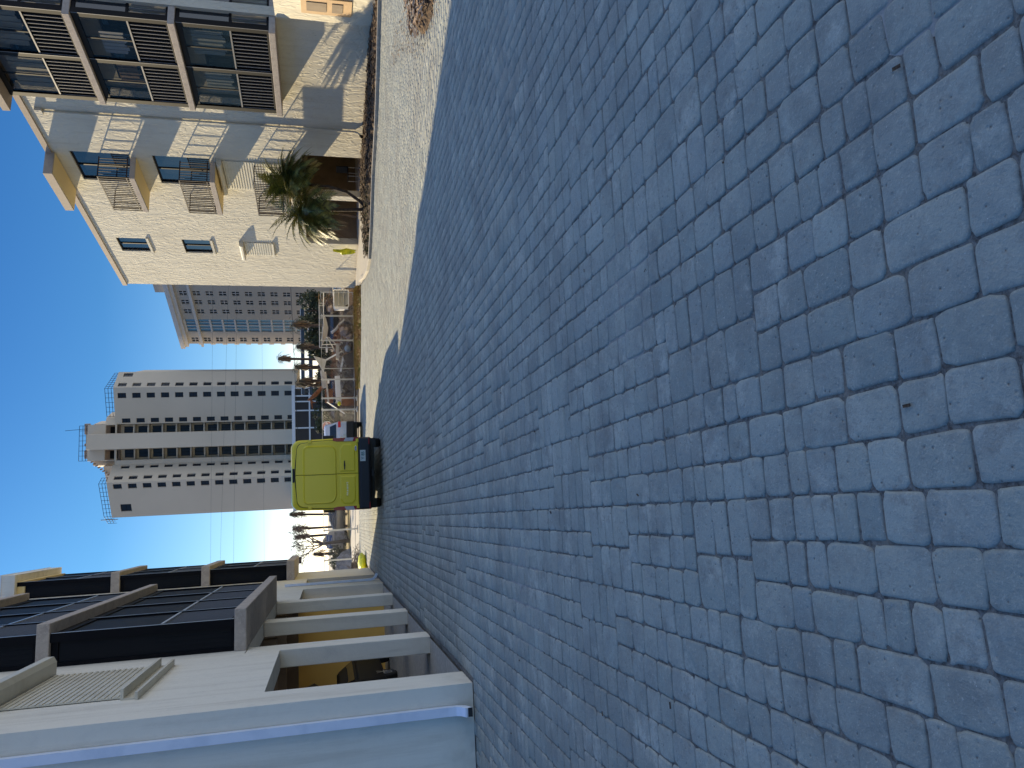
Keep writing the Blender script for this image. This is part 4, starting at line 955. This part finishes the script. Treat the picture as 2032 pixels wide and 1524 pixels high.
#%%FENCE
def fence(p0, p1, mids, label, feet=True):
    a, c = Vector(p0), Vector(p1); L = (c-a).length; d = (c-a).normalized(); ang = math.atan2(d.y, d.x)
    t = thing('fence_panel', (*a, 0), ang, label, 'fence', 'temporary wire fence panels across the drive')
    f = MB(); r = .10; z0, z1 = .14, 1.80
    pts = []
    for cx, cz, a0 in ((L-r-.02, z1-r, 0), (r+.02, z1-r, 90), (r+.02, z0+r, 180), (L-r-.02, z0+r, 270)):
        for i in range(4): q = R(a0+30*i); pts.append((cx+r*math.cos(q), 0, cz+r*math.sin(q)))
    pts.append(pts[0]); f.tube(pts, .021, 6)
    for m_ in mids: f.tube([(m_, 0, z0), (m_, 0, z1)], .017, 6)
    f.build('frame', 'galv', t)
    m = MB(); st = .14; n = int((L+1.7)/st)
    for i in range(-int(1.66/st)-1, int(L/st)+1):
        for sg in (1, -1):
            x0 = i*st; z = (0., 1.66)
            xa, xb = x0, x0+1.66
            ta = max(0, (.03-xa)/1.66); tb = min(1, (L-.03-xa)/1.66)
            if tb <= ta: continue
            za, zb = z0+1.66*ta, z0+1.66*tb
            if sg < 0: za, zb = z1-1.66*ta, z1-1.66*tb
            m.tube([(xa+1.66*ta, 0, za), (xa+1.66*tb, 0, zb)], .0013, 3, False)
    m.build('wire_mesh', 'galv', t)
    for x in (.02, L-.02):
        p = MB(); p.tube([(x, 0, .02), (x, 0, 1.84)], .024, 6); p.box(x-.05, x+.05, -.35, .35, .0, .05); p.build('foot', 'galv', t)
    return t
FP = [(5.0,41.0),(3.72,40.9),(2.42,40.8),(.36,40.7),(-.62,40.6),(-1.22,40.4),(-4.4,41.0),(-7.75,41.8),(-9.5,42.4),(-13,43.4)]
lab = ['wire fence panel against the corner of the cream building', 'wire fence panel in front of the pale cabinet', 'wire fence panel in front of the tilted umbrella', 'narrow wire fence panel in front of the fallen white column','short wire fence panel before the brown board', 'wire fence panel behind the white car', 'wire fence panel hidden mostly by the van','wire fence panel left of the van before the grey car','wire fence panel nearest the shaded building']
for i, (p, q) in enumerate(zip(FP[:-1], FP[1:])):
    L = (Vector(q)-Vector(p)).length; fence(q, p, [L*.28] if i == 2 else ([L/2] if L > 2.9 else []), lab[i])
# ladder-like rail behind the fence
t = thing('tilted_rail_frame', (0,0,0), 0, 'galvanised rail frame standing above the debris near the cream building', 'railing')
f = MB(); f.tube([(2.5,50,1.95),(5.6,50,1.95)], .035, 6).tube([(2.5,50,1.50),(5.6,50,1.50)], .03, 6)
for x in (2.5, 3.45, 4.4, 5.2, 5.35): f.tube([(x,50,.0),(x,50,1.95)], .025, 6)
f.build('rail', 'galv', t)
#%%DEBRIS
def solo(mb, name, m, label, cat, group=None, **k):
    o = mb.build(name, m, **k); return tag(o, label, cat, group)
# open pale cabinet
t = thing('open_cabinet', (4.88,43,.28), R(4), 'pale open-fronted metal cabinet lying by the corner of the cream building', 'cabinet')
b = MB(); b.box(-.50,.50,.55,.60,0,.85).box(-.50,-.45,0,.55,0,.85).box(.45,.50,0,.55,0,.85).box(-.45,.45,0,.55,0,.05).box(-.45,.45,0,.55,.80,.85); b.build('case', 'white', t, bevel=.01)
MB().box(-.44,.44,.06,.55,.30,.32).box(-.44,.44,.06,.55,.55,.57).build('shelf', 'shutter', t)
MB().box(-.62,-.50,-.02,.40,-.02,.80).build('door', 'white', t, bevel=.01)
solo(MB().box(4.3,5.4,42.9,43.7,.0,.27), 'pallet', 'wood', 'wooden base under the pale cabinet', 'pallet')
# tilted umbrella
t = thing('patio_umbrella', (1.92,43,.02), 0, 'pale square umbrella tilted over the debris on a slanting pole', 'umbrella')
MB().tube([(0,0,.0),(0,0,.72),(-.48,0,1.58)], .045, 8).build('pole', 'white', t)
ap = Vector((-.44,0,1.52)); up = Vector((-.50,0,.86)).normalized(); rr = Vector((.86,0,.50)).normalized()
c4 = [ap+up*.48+rr*.50+Vector((0,-.4,0)), ap+up*.48-rr*.50+Vector((0,-.4,0)), ap+up*.48-rr*.50+Vector((0,.4,0)), ap+up*.48+rr*.50+Vector((0,.4,0))]
b = MB(); b.add([ap]+c4+[ap+up*.05]+[c+up*.02 for c in c4], [(0,2,1),(0,3,2),(0,4,3),(0,1,4),(5,6,7),(5,7,8),(5,8,9),(5,9,6),(1,2,7,6),(2,3,8,7),(3,4,9,8),(4,1,6,9)]); b.build('canopy', 'white', t)
# bent drain pipe, fallen column, boards, trunk pieces
solo(MB().tube([(4.02,43,.22),(3.7,43,.50),(3.38,43,.86),(3.15,43,1.02),(2.98,43.1,1.26)], .075, 10), 'drain_pipe', 'greywood', 'bent pale drain pipe leaning out of the debris', 'pipe', smooth=True)
solo(MB().bar((.56,42.6,.98),(-.92,42.5,.92), .3, .28), 'fallen_column', 'white', 'white square column lying level on the debris', 'column', bevel=.02)
solo(MB().bar((-.90,42.4,1.10),(-1.06,42.4,.55), .3, .06), 'column_cap', 'greywood', 'small white end cap leaning on the fallen column', 'board')
t = thing('broken_cabinet', (.2,43.2,0), 0, 'grey cabinet with a broken glazed door under the fallen white column', 'cabinet')
MB().box(-.35,.45,0,.5,.25,.78).build('case', 'greywood', t, bevel=.01); MB().box(-.95,-.37,.05,.12,.25,.76).build('door', 'white', t); MB().box(-.90,-.42,.03,.048,.30,.71).build('pane', 'glass', t)
solo(MB().bar((.9,43.4,1.80),(-.1,43.4,1.66), .12, .22), 'fallen_beam', 'greywood', 'pale wide beam resting high across the debris', 'beam', bevel=.01)
solo(MB().bar((.82,43.7,1.62),(-.9,43.6,1.46), .1, .10), 'fallen_beam', 'greywood', 'thinner pale beam just below the wide one', 'beam', bevel=.01)
solo(MB().box(-.95,-.15,43.8,43.84,1.20,1.66), 'brown_board', 'rust', 'brown board standing behind the pale beams', 'board')
t = thing('snapped_trunk', (0,0,0), 0, 'snapped reddish tree trunk with a splintered fork, pointing up to the left', 'trunk')
MB().tube([(.45,46,1.25),(.15,46,1.55),(-.12,46,1.86),(-.5,46,2.22),(-.82,46,2.62)], [.03,.06,.12,.13,.05], 8).build('trunk', 'rust', t, smooth=True)
MB().tube([(-.75,46,2.48),(-1.0,46,2.42),(-1.30,46,2.38)], [.07,.05,.03], 6).tube([(-.86,46,2.46),(-.95,46,2.28),(-.90,46,2.1)], [.06,.05,.02], 6).build('fork', 'rust', t, smooth=True)
t = thing('torn_canopy', (0,0,0), 0, 'torn white canopy sheet sagging from a rail above the debris', 'canopy')
b = MB(); nx = 14
vs = []
for j in range(4):
    for i in range(nx+1):
        x = 4.15-1.85*i/nx; s = math.sin(math.pi*i/nx); vs.append((x, 44+.12*j, 1.66+.12*i/nx - .28*s*j/3+random.uniform(-.02,.02)))
b.add(vs, [(j*(nx+1)+i, j*(nx+1)+i+1, (j+1)*(nx+1)+i+1, (j+1)*(nx+1)+i) for j in range(3) for i in range(nx)]); o = b.build('sheet', 'white', t)
sm = o.modifiers.new('solid', 'SOLIDIFY'); sm.thickness = .015
MB().tube([(5.3,44,1.66),(3.3,44,1.70),(2.35,44,1.8)], .03, 6).tube([(2.4,44,0),(2.36,44,1.8)], .03, 6).build('rail', 'galv', t)
bd_ = [((2.75,43,1.42),(1.9,43,.62),.09,.04,'greywood','long pale board slanting behind the tilted umbrella'), ((-.85,42.3,1.55),(-1.5,42.2,.62),.07,.05,'white','white strip board slanting down toward the white car'), ((-.6,42.2,1.30),(-1.0,42.2,.50),.07,.04,'greywood','short grey board left of the fallen column'),
       ((3.4,42.8,.9),(2.5,42.7,.45),.10,.05,'rust','dark board lying across the broken stones'), ((2.9,43.4,1.05),(2.3,43.2,.35),.08,.05,'rust','reddish splintered board under the canopy'), ((3.15,43.3,.75),(2.6,43,.95),.09,.04,'wood','brown splintered board by the drain pipe end'),
       ((2.35,43.0,.95),(1.5,42.9,.95),.30,.16,'greywood','grey wide plank lying flat behind the umbrella pole'), ((1.7,42.8,.62),(.8,42.8,.80),.22,.10,'white','white trim board poking out left of the umbrella'), ((2.2,42.3,.2),(1.6,42.2,.75),.1,.04,'wood','tan board leaning on rubble'), ((1.9,42.4,.15),(1.75,42.3,.62),.12,.03,'wood','tan board standing upright in the rubble')]
for p, q, w_, h_, m_, l_ in bd_: solo(MB().bar(p, q, w_, h_), 'loose_board', m_, l_, 'board', 'boards among the debris')
for c, r_, l_ in (((3.0,42.4,.55),(.30,.25,.26),'largest round rubble stone on the pile'), ((2.65,42.3,.30),(.22,.2,.18),'rubble stone at the foot of the pile'), ((2.3,42.5,.35),(.25,.2,.15),'flat rubble stone left of the large one'), ((4.35,43.6,1.28),(.20,.18,.17),'reddish round stone above the pale cabinet')):
    solo(MB().blob(c, r_, 9, 7, .22), 'rubble_stone', 'stone', l_, 'stone', 'rubble stones in the debris')
solo(MB().blob((2.05,42.3,.42),(.20,.18,.17), 10, 7, .1), 'blue_bundle', 'greyblue', 'small pale blue bundle low in the debris', 'bundle')
solo(MB().blob((-.95,42.2,.90),(.13,.1,.09), 8, 6, .15), 'yellow_bag', 'yellow', 'small yellow bag at the end of the fallen column', 'bag')
solo(MB().box(-1.05,-.55,41.2,41.3,.16,.78), 'brown_board', 'rust', 'brown sheet board leaning low behind the fence', 'board')
for (x, z, l_) in ((2.05,1.52,'small pale switch box among the dark posts'), (.28,1.45,'small pale box below the wide beam')):
    solo(MB().box(x-.12,x+.12,44.2,44.26,z-.05,z+.06), 'wall_box', 'white', l_, 'box')
def brush(name, cx, cy, sx, sy, h, n, m, label, lmin=.3, lmax=1.1):
    b = MB()
    for i in range(n):
        x = random.gauss(cx, sx*.45); y = random.gauss(cy, sy*.45); e = max(0, 1-((x-cx)/sx)**2-((y-cy)/sy)**2)**.5; z = random.uniform(0, h*e+.05)
        a = random.uniform(0, 6.28); l = random.uniform(lmin, lmax); el = random.gauss(0, .45)
        d = Vector((math.cos(a)*math.cos(el), math.sin(a)*math.cos(el), math.sin(el)))*l/2; c = Vector((x, y, z)); r = random.uniform(.004, .018)
        if (c.z-abs(d.z)) < -.03: c.z = abs(d.z)
        b.tube([c-d, c+Vector((random.uniform(-.08,.08),)*3), c+d], [r, r*.9, r*.5], 3, False)
    o = b.build(name, m); tag(o, label, None, kind='stuff'); return o
brush('brush_pile', .6, 43.6, 2.6, 1.2, 1.0, 1100, 'twig', 'tangled grey brush and twigs filling the fenced yard')
brush('pale_splinters', 1.2, 42.9, 2.8, .5, .95, 420, 'greywood', 'pale splinters and snapped laths mixed through the debris', .12, .5)
brush('brown_brush', 1.0, 44.5, 3.4, 1.4, 1.25, 900, 'rust', 'brown palm litter and sticks behind the fence')
brush('stick_litter', -9.2, 39.3, 1.0, .9, .35, 160, 'twig', 'sticks and litter beside the black pot')
brush('splinters', 2.95, 43.2, .8, .5, 1.05, 200, 'rust', 'reddish splintered wood at the pipe end', .2, .6)
mp_ = [(-2.5,42.6),(-1,42.1),(2,42.3),(4.6,42.8),(6,46),(5,49),(-1,49),(-3,46)]
tag(mound('debris_heap', 'dirt', mp_, .62, 0, 60, 50, .16), 'dark heap of mixed storm debris under the brush', None, kind='stuff')
for (x_, y_, l_) in ((5.6, 49, 'black car behind the debris, nearest the cream building'), (.9, 49.5, 'black car behind the debris, behind the tilted umbrella')):
    c_ = thing('black_car', (x_, y_, 0), R(90), l_, 'car', 'dark cars beyond the debris'); suv_shell(c_, 'frame', 4.5, 1.8, 1.62, .3, 1.05)
    for yy in (.9, 3.6): wheel(c_, -.80, yy, .33, .22, 6, -1); wheel(c_, .80, yy, .33, .22, 6, 1)
# stop sign
t = thing('stop_sign', (-2.26,44,0), 0, 'faded octagonal stop sign on a post above the white car', 'sign')
oc = [(.30*math.cos(R(22.5+45*k)), .30*math.sin(R(22.5+45*k))) for k in range(8)]
b = MB(); b.loft([[(x, y, 1.56+z) for x, z in oc] for y in (0, -.01)]); b.build('plate', 'white', t)
b = MB(); b.loft([[(x*.92, y, 1.56+z*.92) for x, z in oc] for y in (-.01, -.014)]); b.build('face', 'signred', t)
text_mesh('lettering', 'STOP', .20, 'white', t, (0,-.0175,1.56), (R(90),0,0), .002, .003)
MB().tube([(0,.02,0),(0,.02,1.3)], .03, 6).build('post', 'galv', t)
# entrance sign left of the van
t = thing('entrance_sign', (-12.0,60,0), 0, 'grey gabled entrance sign with a blue lettered board on the lawn', 'sign')
P = [(-.60,.45),(.80,.45),(.80,1.25),(.72,1.50),(.45,1.72),(.10,2.00),(-.10,2.00),(-.45,1.60),(-.60,1.45)]
b = MB(); b.loft([[(x, y, z) for x, z in P] for y in (.3, 0)]); b.build('surround', 'greywood', t, bevel=.02)
MB().box(-.52,.50,-.03,-.001,1.25,1.68).build('board', 'signblue', t)
for zc, x0, x1, am, nm in ((1.53,-.44,.42,.07,'script_line'), (1.335,-.36,.28,.035,'script_line')):      # flowing script, too small to read in the photograph
    pts = []
    for i in range(61):
        u = i/60; pts.append((x0+(x1-x0)*u+.018*math.sin(u*46), -.036, zc+am*math.sin(u*38)*(1.3 if u < .12 or .5 < u < .58 else .62)))
    MB().tube(pts, .011, 4).build(nm, 'white', t)
MB().tube([(-.10,-.05,1.78),(.0,-.05,1.86),(.10,-.05,1.80),(.12,-.05,1.70)], .035, 6).build('emblem', 'wire', t)
MB().box(.0,.80,-.4,-.1,.35,1.10).build('planter', 'tarp', t)
# yellow items, pot, signal
solo(MB().blob((6.42,36.75,.66),(.15,.10,.46), 6, 7, .35), 'yellow_sheet', 'yellow', 'crumpled bright yellow plastic sheet standing against the cream wall', 'sheet')
solo(MB().blob((-7.75,33.6,.14),(.42,.9,.20), 14, 8, .08), 'yellow_sheet', 'yellow', 'bright yellow plastic sheet lying at the corner of the shaded building', 'sheet', smooth=True)
b = MB(); n = 16
b.loft([[(-9.35+r*math.cos(2*math.pi*k/n), 40.0+r*math.sin(2*math.pi*k/n), z) for k in range(n)] for r, z in ((.15,0),(.21,.38),(.24,.40),(.24,.43),(.20,.43),(.17,.1))], True); solo(b, 'plant_pot', 'black', 'black plastic plant pot on the sunlit paving', 'pot')
solo(MB().blob((-9.5,39.2,.08),(.25,.25,.10), 10, 6, .1), 'white_bundle', 'white', 'small white bundle on the paving by the pot', 'bundle')
tag(mound('grey_heap', 'tarp', [(-16,58),(-14,56.5),(-12.6,57),(-12.3,58.5),(-13,60),(-16,61)], .9, 0, 40, 40, .12), 'grey heap of mulch left of the entrance sign', None, kind='stuff')
t = thing('traffic_signal', (0,0,0), 0, 'black traffic signal hanging from a cable beside the shaded building', 'traffic light')
MB().box(-24.85,-23.95,110,110.4,5.2,5.72).build('housing', 'black', t, bevel=.03)
for i in range(3): x = -24.65+i*.27; MB().tube([(x,109.9,5.46),(x,110.0,5.46)], .11, 10).build('lens', 'frame', t)
MB().tube([(-24.4,110.2,5.72),(-24.4,110.2,6.3)], .03, 5).build('hanger', 'wire', t)
# overhead wires
for za, zb, l_ in ((15.25,15.75,'topmost thin overhead wire crossing before the tower'), (13.6,14.6,'second overhead wire from the top'), (12.45,13.05,'third overhead wire from the top'), (9.35,9.4,'pale single overhead wire below the three upper ones'), (5.5,4.65,'lowest thick overhead cable')):
    b = MB(); pts = []
    for i in range(41):
        u = i/40; x = 45-110*u; k = (4.35-x)/25.1; pts.append((x, 100, za+(zb-za)*k - .0*(x)))
    b.tube(pts, .026 if za < 6 else (.009 if za > 10 else .007), 4); solo(b, 'overhead_wire', 'wire', l_, 'wire', 'overhead wires before the tower')
# blue-banded canopy behind the yard
t = thing('canopy_roof', (0,0,0), 0, 'low open canopy with two dark blue fascia bands beyond the yard', 'canopy')
MB().box(-.9,9,90,91,3.95,4.30).box(-.9,9,90,91,3.05,3.42).build('fascia', 'bluefascia', t)
MB().box(-.95,9,90.2,97,4.30,4.36).box(-.95,9,90.2,97,3.42,3.50).build('deck', 'white', t)
for x in (-.7, 2, 5, 8): MB().box(x,x+.25,91,91.25,0,3.95).build('post', 'bluefascia', t)
#%%TREES
def frond(b, base, az, el, L, droop, wl, nl, m_=None, hang=1.0):
    """arching rachis with paired leaflets"""
    n = nl; p = Vector(base); d = Vector((math.cos(az)*math.cos(el), math.sin(az)*math.cos(el), math.sin(el))); pts = [p.copy()]; ds = [d.copy()]
    for i in range(n):
        d = (d + Vector((0,0,-droop/n))).normalized(); p = p + d*L/n; pts.append(p.copy()); ds.append(d.copy())
    b.tube(pts, [.014*(1-.8*i/n)*L/1.6 for i in range(n+1)], 3, False)
    for i in range(int(n*.12), n):
        t = i/n; ll = wl*(math.sin(math.pi*min(1, .25+.8*t)))*random.uniform(.8, 1.1); dd = ds[i]
        side = dd.cross(Vector((0,0,1))); side = side.normalized() if side.length > .05 else Vector((1,0,0)); upv = side.cross(dd)
        for sg in (-1, 1):
            tip = pts[i]+ (side*sg*.75 + dd*.55 + upv*.12)*ll + Vector((0,0,-.35*ll*hang*random.uniform(.6,1.3)))
            w_ = dd*(.013+.008*L)
            mid = pts[i].lerp(tip, .5)+Vector((0,0,.08*ll))
            b.add([pts[i]-w_*.4, mid-w_*.5, tip, mid+w_*.5, pts[i]+w_*.4], [(0,1,3,4),(1,2,3)])
def palm(name, base, stems, label, crown_m='palm', grp=None):
    t = thing(name, base, 0, label, 'palm tree', grp)
    for st in stems:
        MB().tube(st['path'], st['r'], 9).build('trunk', 'bark', t, smooth=True)
        b = MB(); top = st['path'][-1]
        for i in range(st['n']):
            az = random.uniform(0, 2*math.pi); 
            if 'bias' in st and random.random() < st.get('bk', .5): az = st['bias']+random.gauss(0, .7)
            el = random.uniform(*st.get('el', (-.2, 1.3))); frond(b, top, az, el, st['L']*random.uniform(.75, 1.15), st.get('droop', 1.9)*random.uniform(.7, 1.2), st['wl'], st.get('nl', 24), hang=st.get('hang', 1.))
        b.build('crown', crown_m, t)
    return t
palm('palm_tree', (6.62,28.55,.05), [
    dict(path=[(0,0,0),(.28,.10,.25),(.62,.2,.72),(.80,.25,1.35),(.84,.3,2.0),(.82,.3,2.55)], r=[.08,.065,.055,.055,.06,.07], n=130, L=1.42, wl=.46, droop=1.7, bias=.25, bk=.45, el=(-.2,1.4), nl=46, hang=.8),
    dict(path=[(0,0,0),(-.06,0,.12),(-.10,0,.8),(-.12,0,1.5),(-.12,0,2.1)], r=[.08,.065,.06,.065,.08], n=85, L=1.65, wl=.42, droop=1.8, bias=3.4, bk=.45, el=(-.3,1.3), nl=46, hang=.9)],
    'dark green feather palm with two trunks, one leaning, before the cream building')
dfr = MB()
for i in range(5): frond(dfr, (6.5+random.uniform(-.3,.3),28.5,1.75+random.uniform(-.2,.2)), random.uniform(2.4,4.2), random.uniform(-.6,.3), 1.5, 1.8, .28, 20)
dfo = dfr.build('dry_fronds', 'palm_dry'); tw_p = [o for o in C.objects if o.name == 'palm_tree'][0]; dfo.parent = tw_p; dfo.matrix_parent_inverse = Matrix.Translation(Vector((-6.62,-28.55,-.05)))
def farpalm(x, y, h, label, r=.16, n=22, L=1.5, lean=0., dry=True, skirt=.9):
    t = thing('battered_palm', (x,y,0), 0, label, 'palm tree', 'storm-battered palms')
    path = [(0,0,0),(lean*.3,0,h*.35),(lean*.7,0,h*.7),(lean,0,h)]
    MB().tube(path, [r,r*.8,r*.8,r*.9], 8).build('trunk', 'bark', t, smooth=True)
    b = MB()
    for i in range(n): frond(b, (lean,0,h), random.uniform(0,6.28), random.uniform(-.4,1.1), L*random.uniform(.5,1.), 2.4, .30, 9, hang=1.4)
    b.build('crown', 'palm_far', t)
    if skirt:
        b = MB()
        for i in range(60):
            a = random.uniform(0,6.28); z = h-random.uniform(.0,skirt)*random.random(); l = random.uniform(.25,.95); o_ = random.uniform(.06,.34)
            c = Vector((lean+.10*math.cos(a), .10*math.sin(a), z)); q = c+Vector((o_*math.cos(a), o_*math.sin(a), -l)); s_ = Vector((-math.sin(a), math.cos(a), 0))*random.uniform(.02,.055)
            b.add([c-s_*.4, c+s_*.4, q+s_, q-s_], [(0,1,2,3)])
        b.build('dead_skirt', 'palm_dry', t)
farpalm(2.05,60,5.1,'tallest battered palm, standing clear against the sky right of the tower', .12, 14, .9, .1, skirt=.3)
farpalm(2.9,59,3.7,'battered palm between the tower and the grey block', .16, 24, 1.2, .1)
farpalm(1.5,61,3.9,'thick battered palm just left of the tallest palm', .18, 26, 1.1, .0)
farpalm(.5,60,3.6,'drooping battered palm before the right edge of the tower', .12, 14, .9, -.05, skirt=1.4)
farpalm(.0,60.5,3.8,'leaning dry palm left of the drooping one', .11, 14, .9, .15, skirt=1.5)
farpalm(4.4,57,3.9,'battered palm near the cream building corner', .15, 26, 1.3, .1)
farpalm(-10.6,64,4.6,'dead palm nearest the left side of the yellow van', .12, 10, .8, .2, skirt=1.2)
farpalm(-11.6,64,4.35,'dead palm with a long brown skirt above the grey car', .12, 10, .8, .0, skirt=1.5)
farpalm(-12.4,65,4.2,'dead palm behind the bare tree', .13, 10, .8, -.05, skirt=.8)
farpalm(-13.8,64,2.75,'short dead palm left of the entrance sign', .15, 9, .8, .05, skirt=.6)
def branches(b, p, d, L, r, k):
    q = p+d*L; b.tube([p, p.lerp(q,.5)+Vector((random.uniform(-.04,.04),0,random.uniform(-.04,.04)))*L, q], [max(r,.011), max(r*.8,.010), max(r*.62,.009)], 4, False)
    if k:
        for _ in range(random.choice([2,3])):
            nd = (d+Vector((random.gauss(0,.42), random.gauss(0,.42), random.gauss(.05,.30)))).normalized(); branches(b, q, nd, L*random.uniform(.62,.9), r*.58, k-1)
t = thing('bare_tree', (-11.6,58,0), 0, 'leafless storm-stripped tree spreading thin branches above the entrance sign', 'tree')
MB().tube([(0,0,0),(-.05,0,1.0),(-.15,0,2.0)], [.16,.13,.11], 7).build('trunk', 'bark', t, smooth=True)
b = MB()
for a in (-.6, -.25, .1, .35, .6): branches(b, Vector((-.12,0,1.9)), Vector((a,random.uniform(-.3,.3),1)).normalized(), .72, .075, 5)
b.build('crown', 'twig', t)
def bush(name, x, y, rx, ry, h, label, m='leaf', n=900, ls=.22, z0=.2, grp=None, cat='tree'):
    t = thing(name, (x,y,0), 0, label, cat, grp)
    MB().tube([(0,0,0),(.1,0,h*.5),(0,0,h*.75)], [.12,.09,.04], 6).tube([(.05,0,h*.3),(rx*.5,0,h*.7)], [.07,.03], 5).tube([(.05,0,h*.3),(-rx*.5,0,h*.65)], [.07,.03], 5).build('trunk', 'bark', t)
    b = MB(); cl = [(random.uniform(-rx,rx)*.75, random.uniform(-ry,ry)*.75, z0+random.uniform(.25,.85)*(h-z0), random.uniform(.3,.55)*min(rx,h)) for _ in range(12)]
    for _ in range(n):
        cx, cy, cz, cr = random.choice(cl); v = Vector((random.gauss(0,1), random.gauss(0,1), random.gauss(0,1))).normalized()*cr*random.uniform(.55,1.05)
        c = Vector((cx,cy,cz))+v; a = Vector((random.gauss(0,1), random.gauss(0,1), random.gauss(0,1))).normalized(); e = a.orthogonal().normalized(); s = ls*random.uniform(.5,1.1)
        if c.z < .05: c.z = random.uniform(.1,.5)
        b.add([c-a*s, c-e*s*.4, c+a*s, c+e*s*.4], [(0,1,2,3)])
    b.build('crown', m, t); return t
for i, (x, y, rx, h, l_) in enumerate([(6.0,62,1.5,3.9,'dark bushy tree right against the cream building corner'), (4.5,63,1.4,3.4,'dark bushy tree behind the rail frame'), (3.3,62,1.1,2.9,'low dark tree behind the torn canopy'), (2.0,64,1.0,2.5,'low dark tree under the tallest palm'), (.6,66,1.2,2.4,'low dark tree behind the umbrella'), (-1.4,70,1.6,2.5,'dark shrub before the podium glazing'), (-3.6,66,1.7,2.3,'grey-green shrub behind the stop sign')]):
    bush('dark_tree', x, y, rx, rx*.8, h, l_, grp='dark trees beyond the debris yard', n=2200)
for (x, y, rx, h, l_) in [(-12.9,60.5,.9,1.5,'brown shrub left of the entrance sign'), (-9.6,66,1.5,2.1,'brown shrub behind the grey car'), (-14.6,62,1.2,1.6,'brown shrub at the edge of the shaded building')]:
    bush('brown_shrub', x, y, rx, rx*.7, h, l_, 'palm_far', 500, .16, .05, 'brown shrubs on the lawn', 'shrub')
brush('fallen_fronds', 5.2, 47, .8, .8, 1.9, 160, 'palm_dry', 'dry brown fronds fallen beside the cream building corner', .5, 1.3)
# things inside the carport of the cream building
def RW(x, s): v = Matrix.Rotation(AR, 2) @ Vector((x, s)); return (PR[0]+v.x, PR[1]+v.y)
x, y = RW(2.4,-7.0); t = thing('folding_chair', (x,y,.06), AR, 'dark chair in the shaded carport beside the palm', 'chair')
MB().box(-.25,.25,-.25,.25,.42,.46).build('seat', 'black', t); MB().box(.22,.26,-.25,.25,.46,.95).build('backrest', 'black', t)
for a in (-.22,.22):
    for c in (-.22,.22): MB().tube([(a,c,0),(a,c,.42)], .015, 5).build('leg', 'galv', t)
t = thing('entry_wall', (10.78,20.2,0), 0, 'sunlit cream entrance wall with a tan door at the near end of the cream building', 'wall')
MB().box(0,.25,0,2.75,0,2.9).build('wall', 'stucco_r', t)
d_ = MB().box(-.04,-.003,1.35,2.25,.75,2.15).build('door', 'tan', t); MB().box(-.06,-.041,1.55,2.05,1.0,1.3).box(-.06,-.041,1.55,2.05,1.45,2.0).build('door_panel', 'brown', d_)
x, y = RW(1.2,-5.3); t = solo(MB().bar((x,y,.06),(x+.25,y,2.1), .25, .04), 'leaning_plank', 'wood', 'brown plank leaning at the far end of the carport', 'plank')
x, y = RW(3.2,-10.3); t = solo(MB().box(x-.6,x+.6,y-.4,y+.4,.06,1.2).box(x-.55,x-.1,y-.42,y-.4,.15,1.1).box(x+.0,x+.55,y-.42,y-.4,.15,1.1), 'storage_cupboard', 'brown', 'brown storage cupboard in the dark of the carport', 'cupboard')
x, y = RW(.2,-17.55); solo(MB().tube([(9.9,31.0,.1),(9.9,31.0,.95)], .022, 6), 'stub_pipe', 'rust', 'short rusty pipe standing in the mulch by the wall', 'pipe')
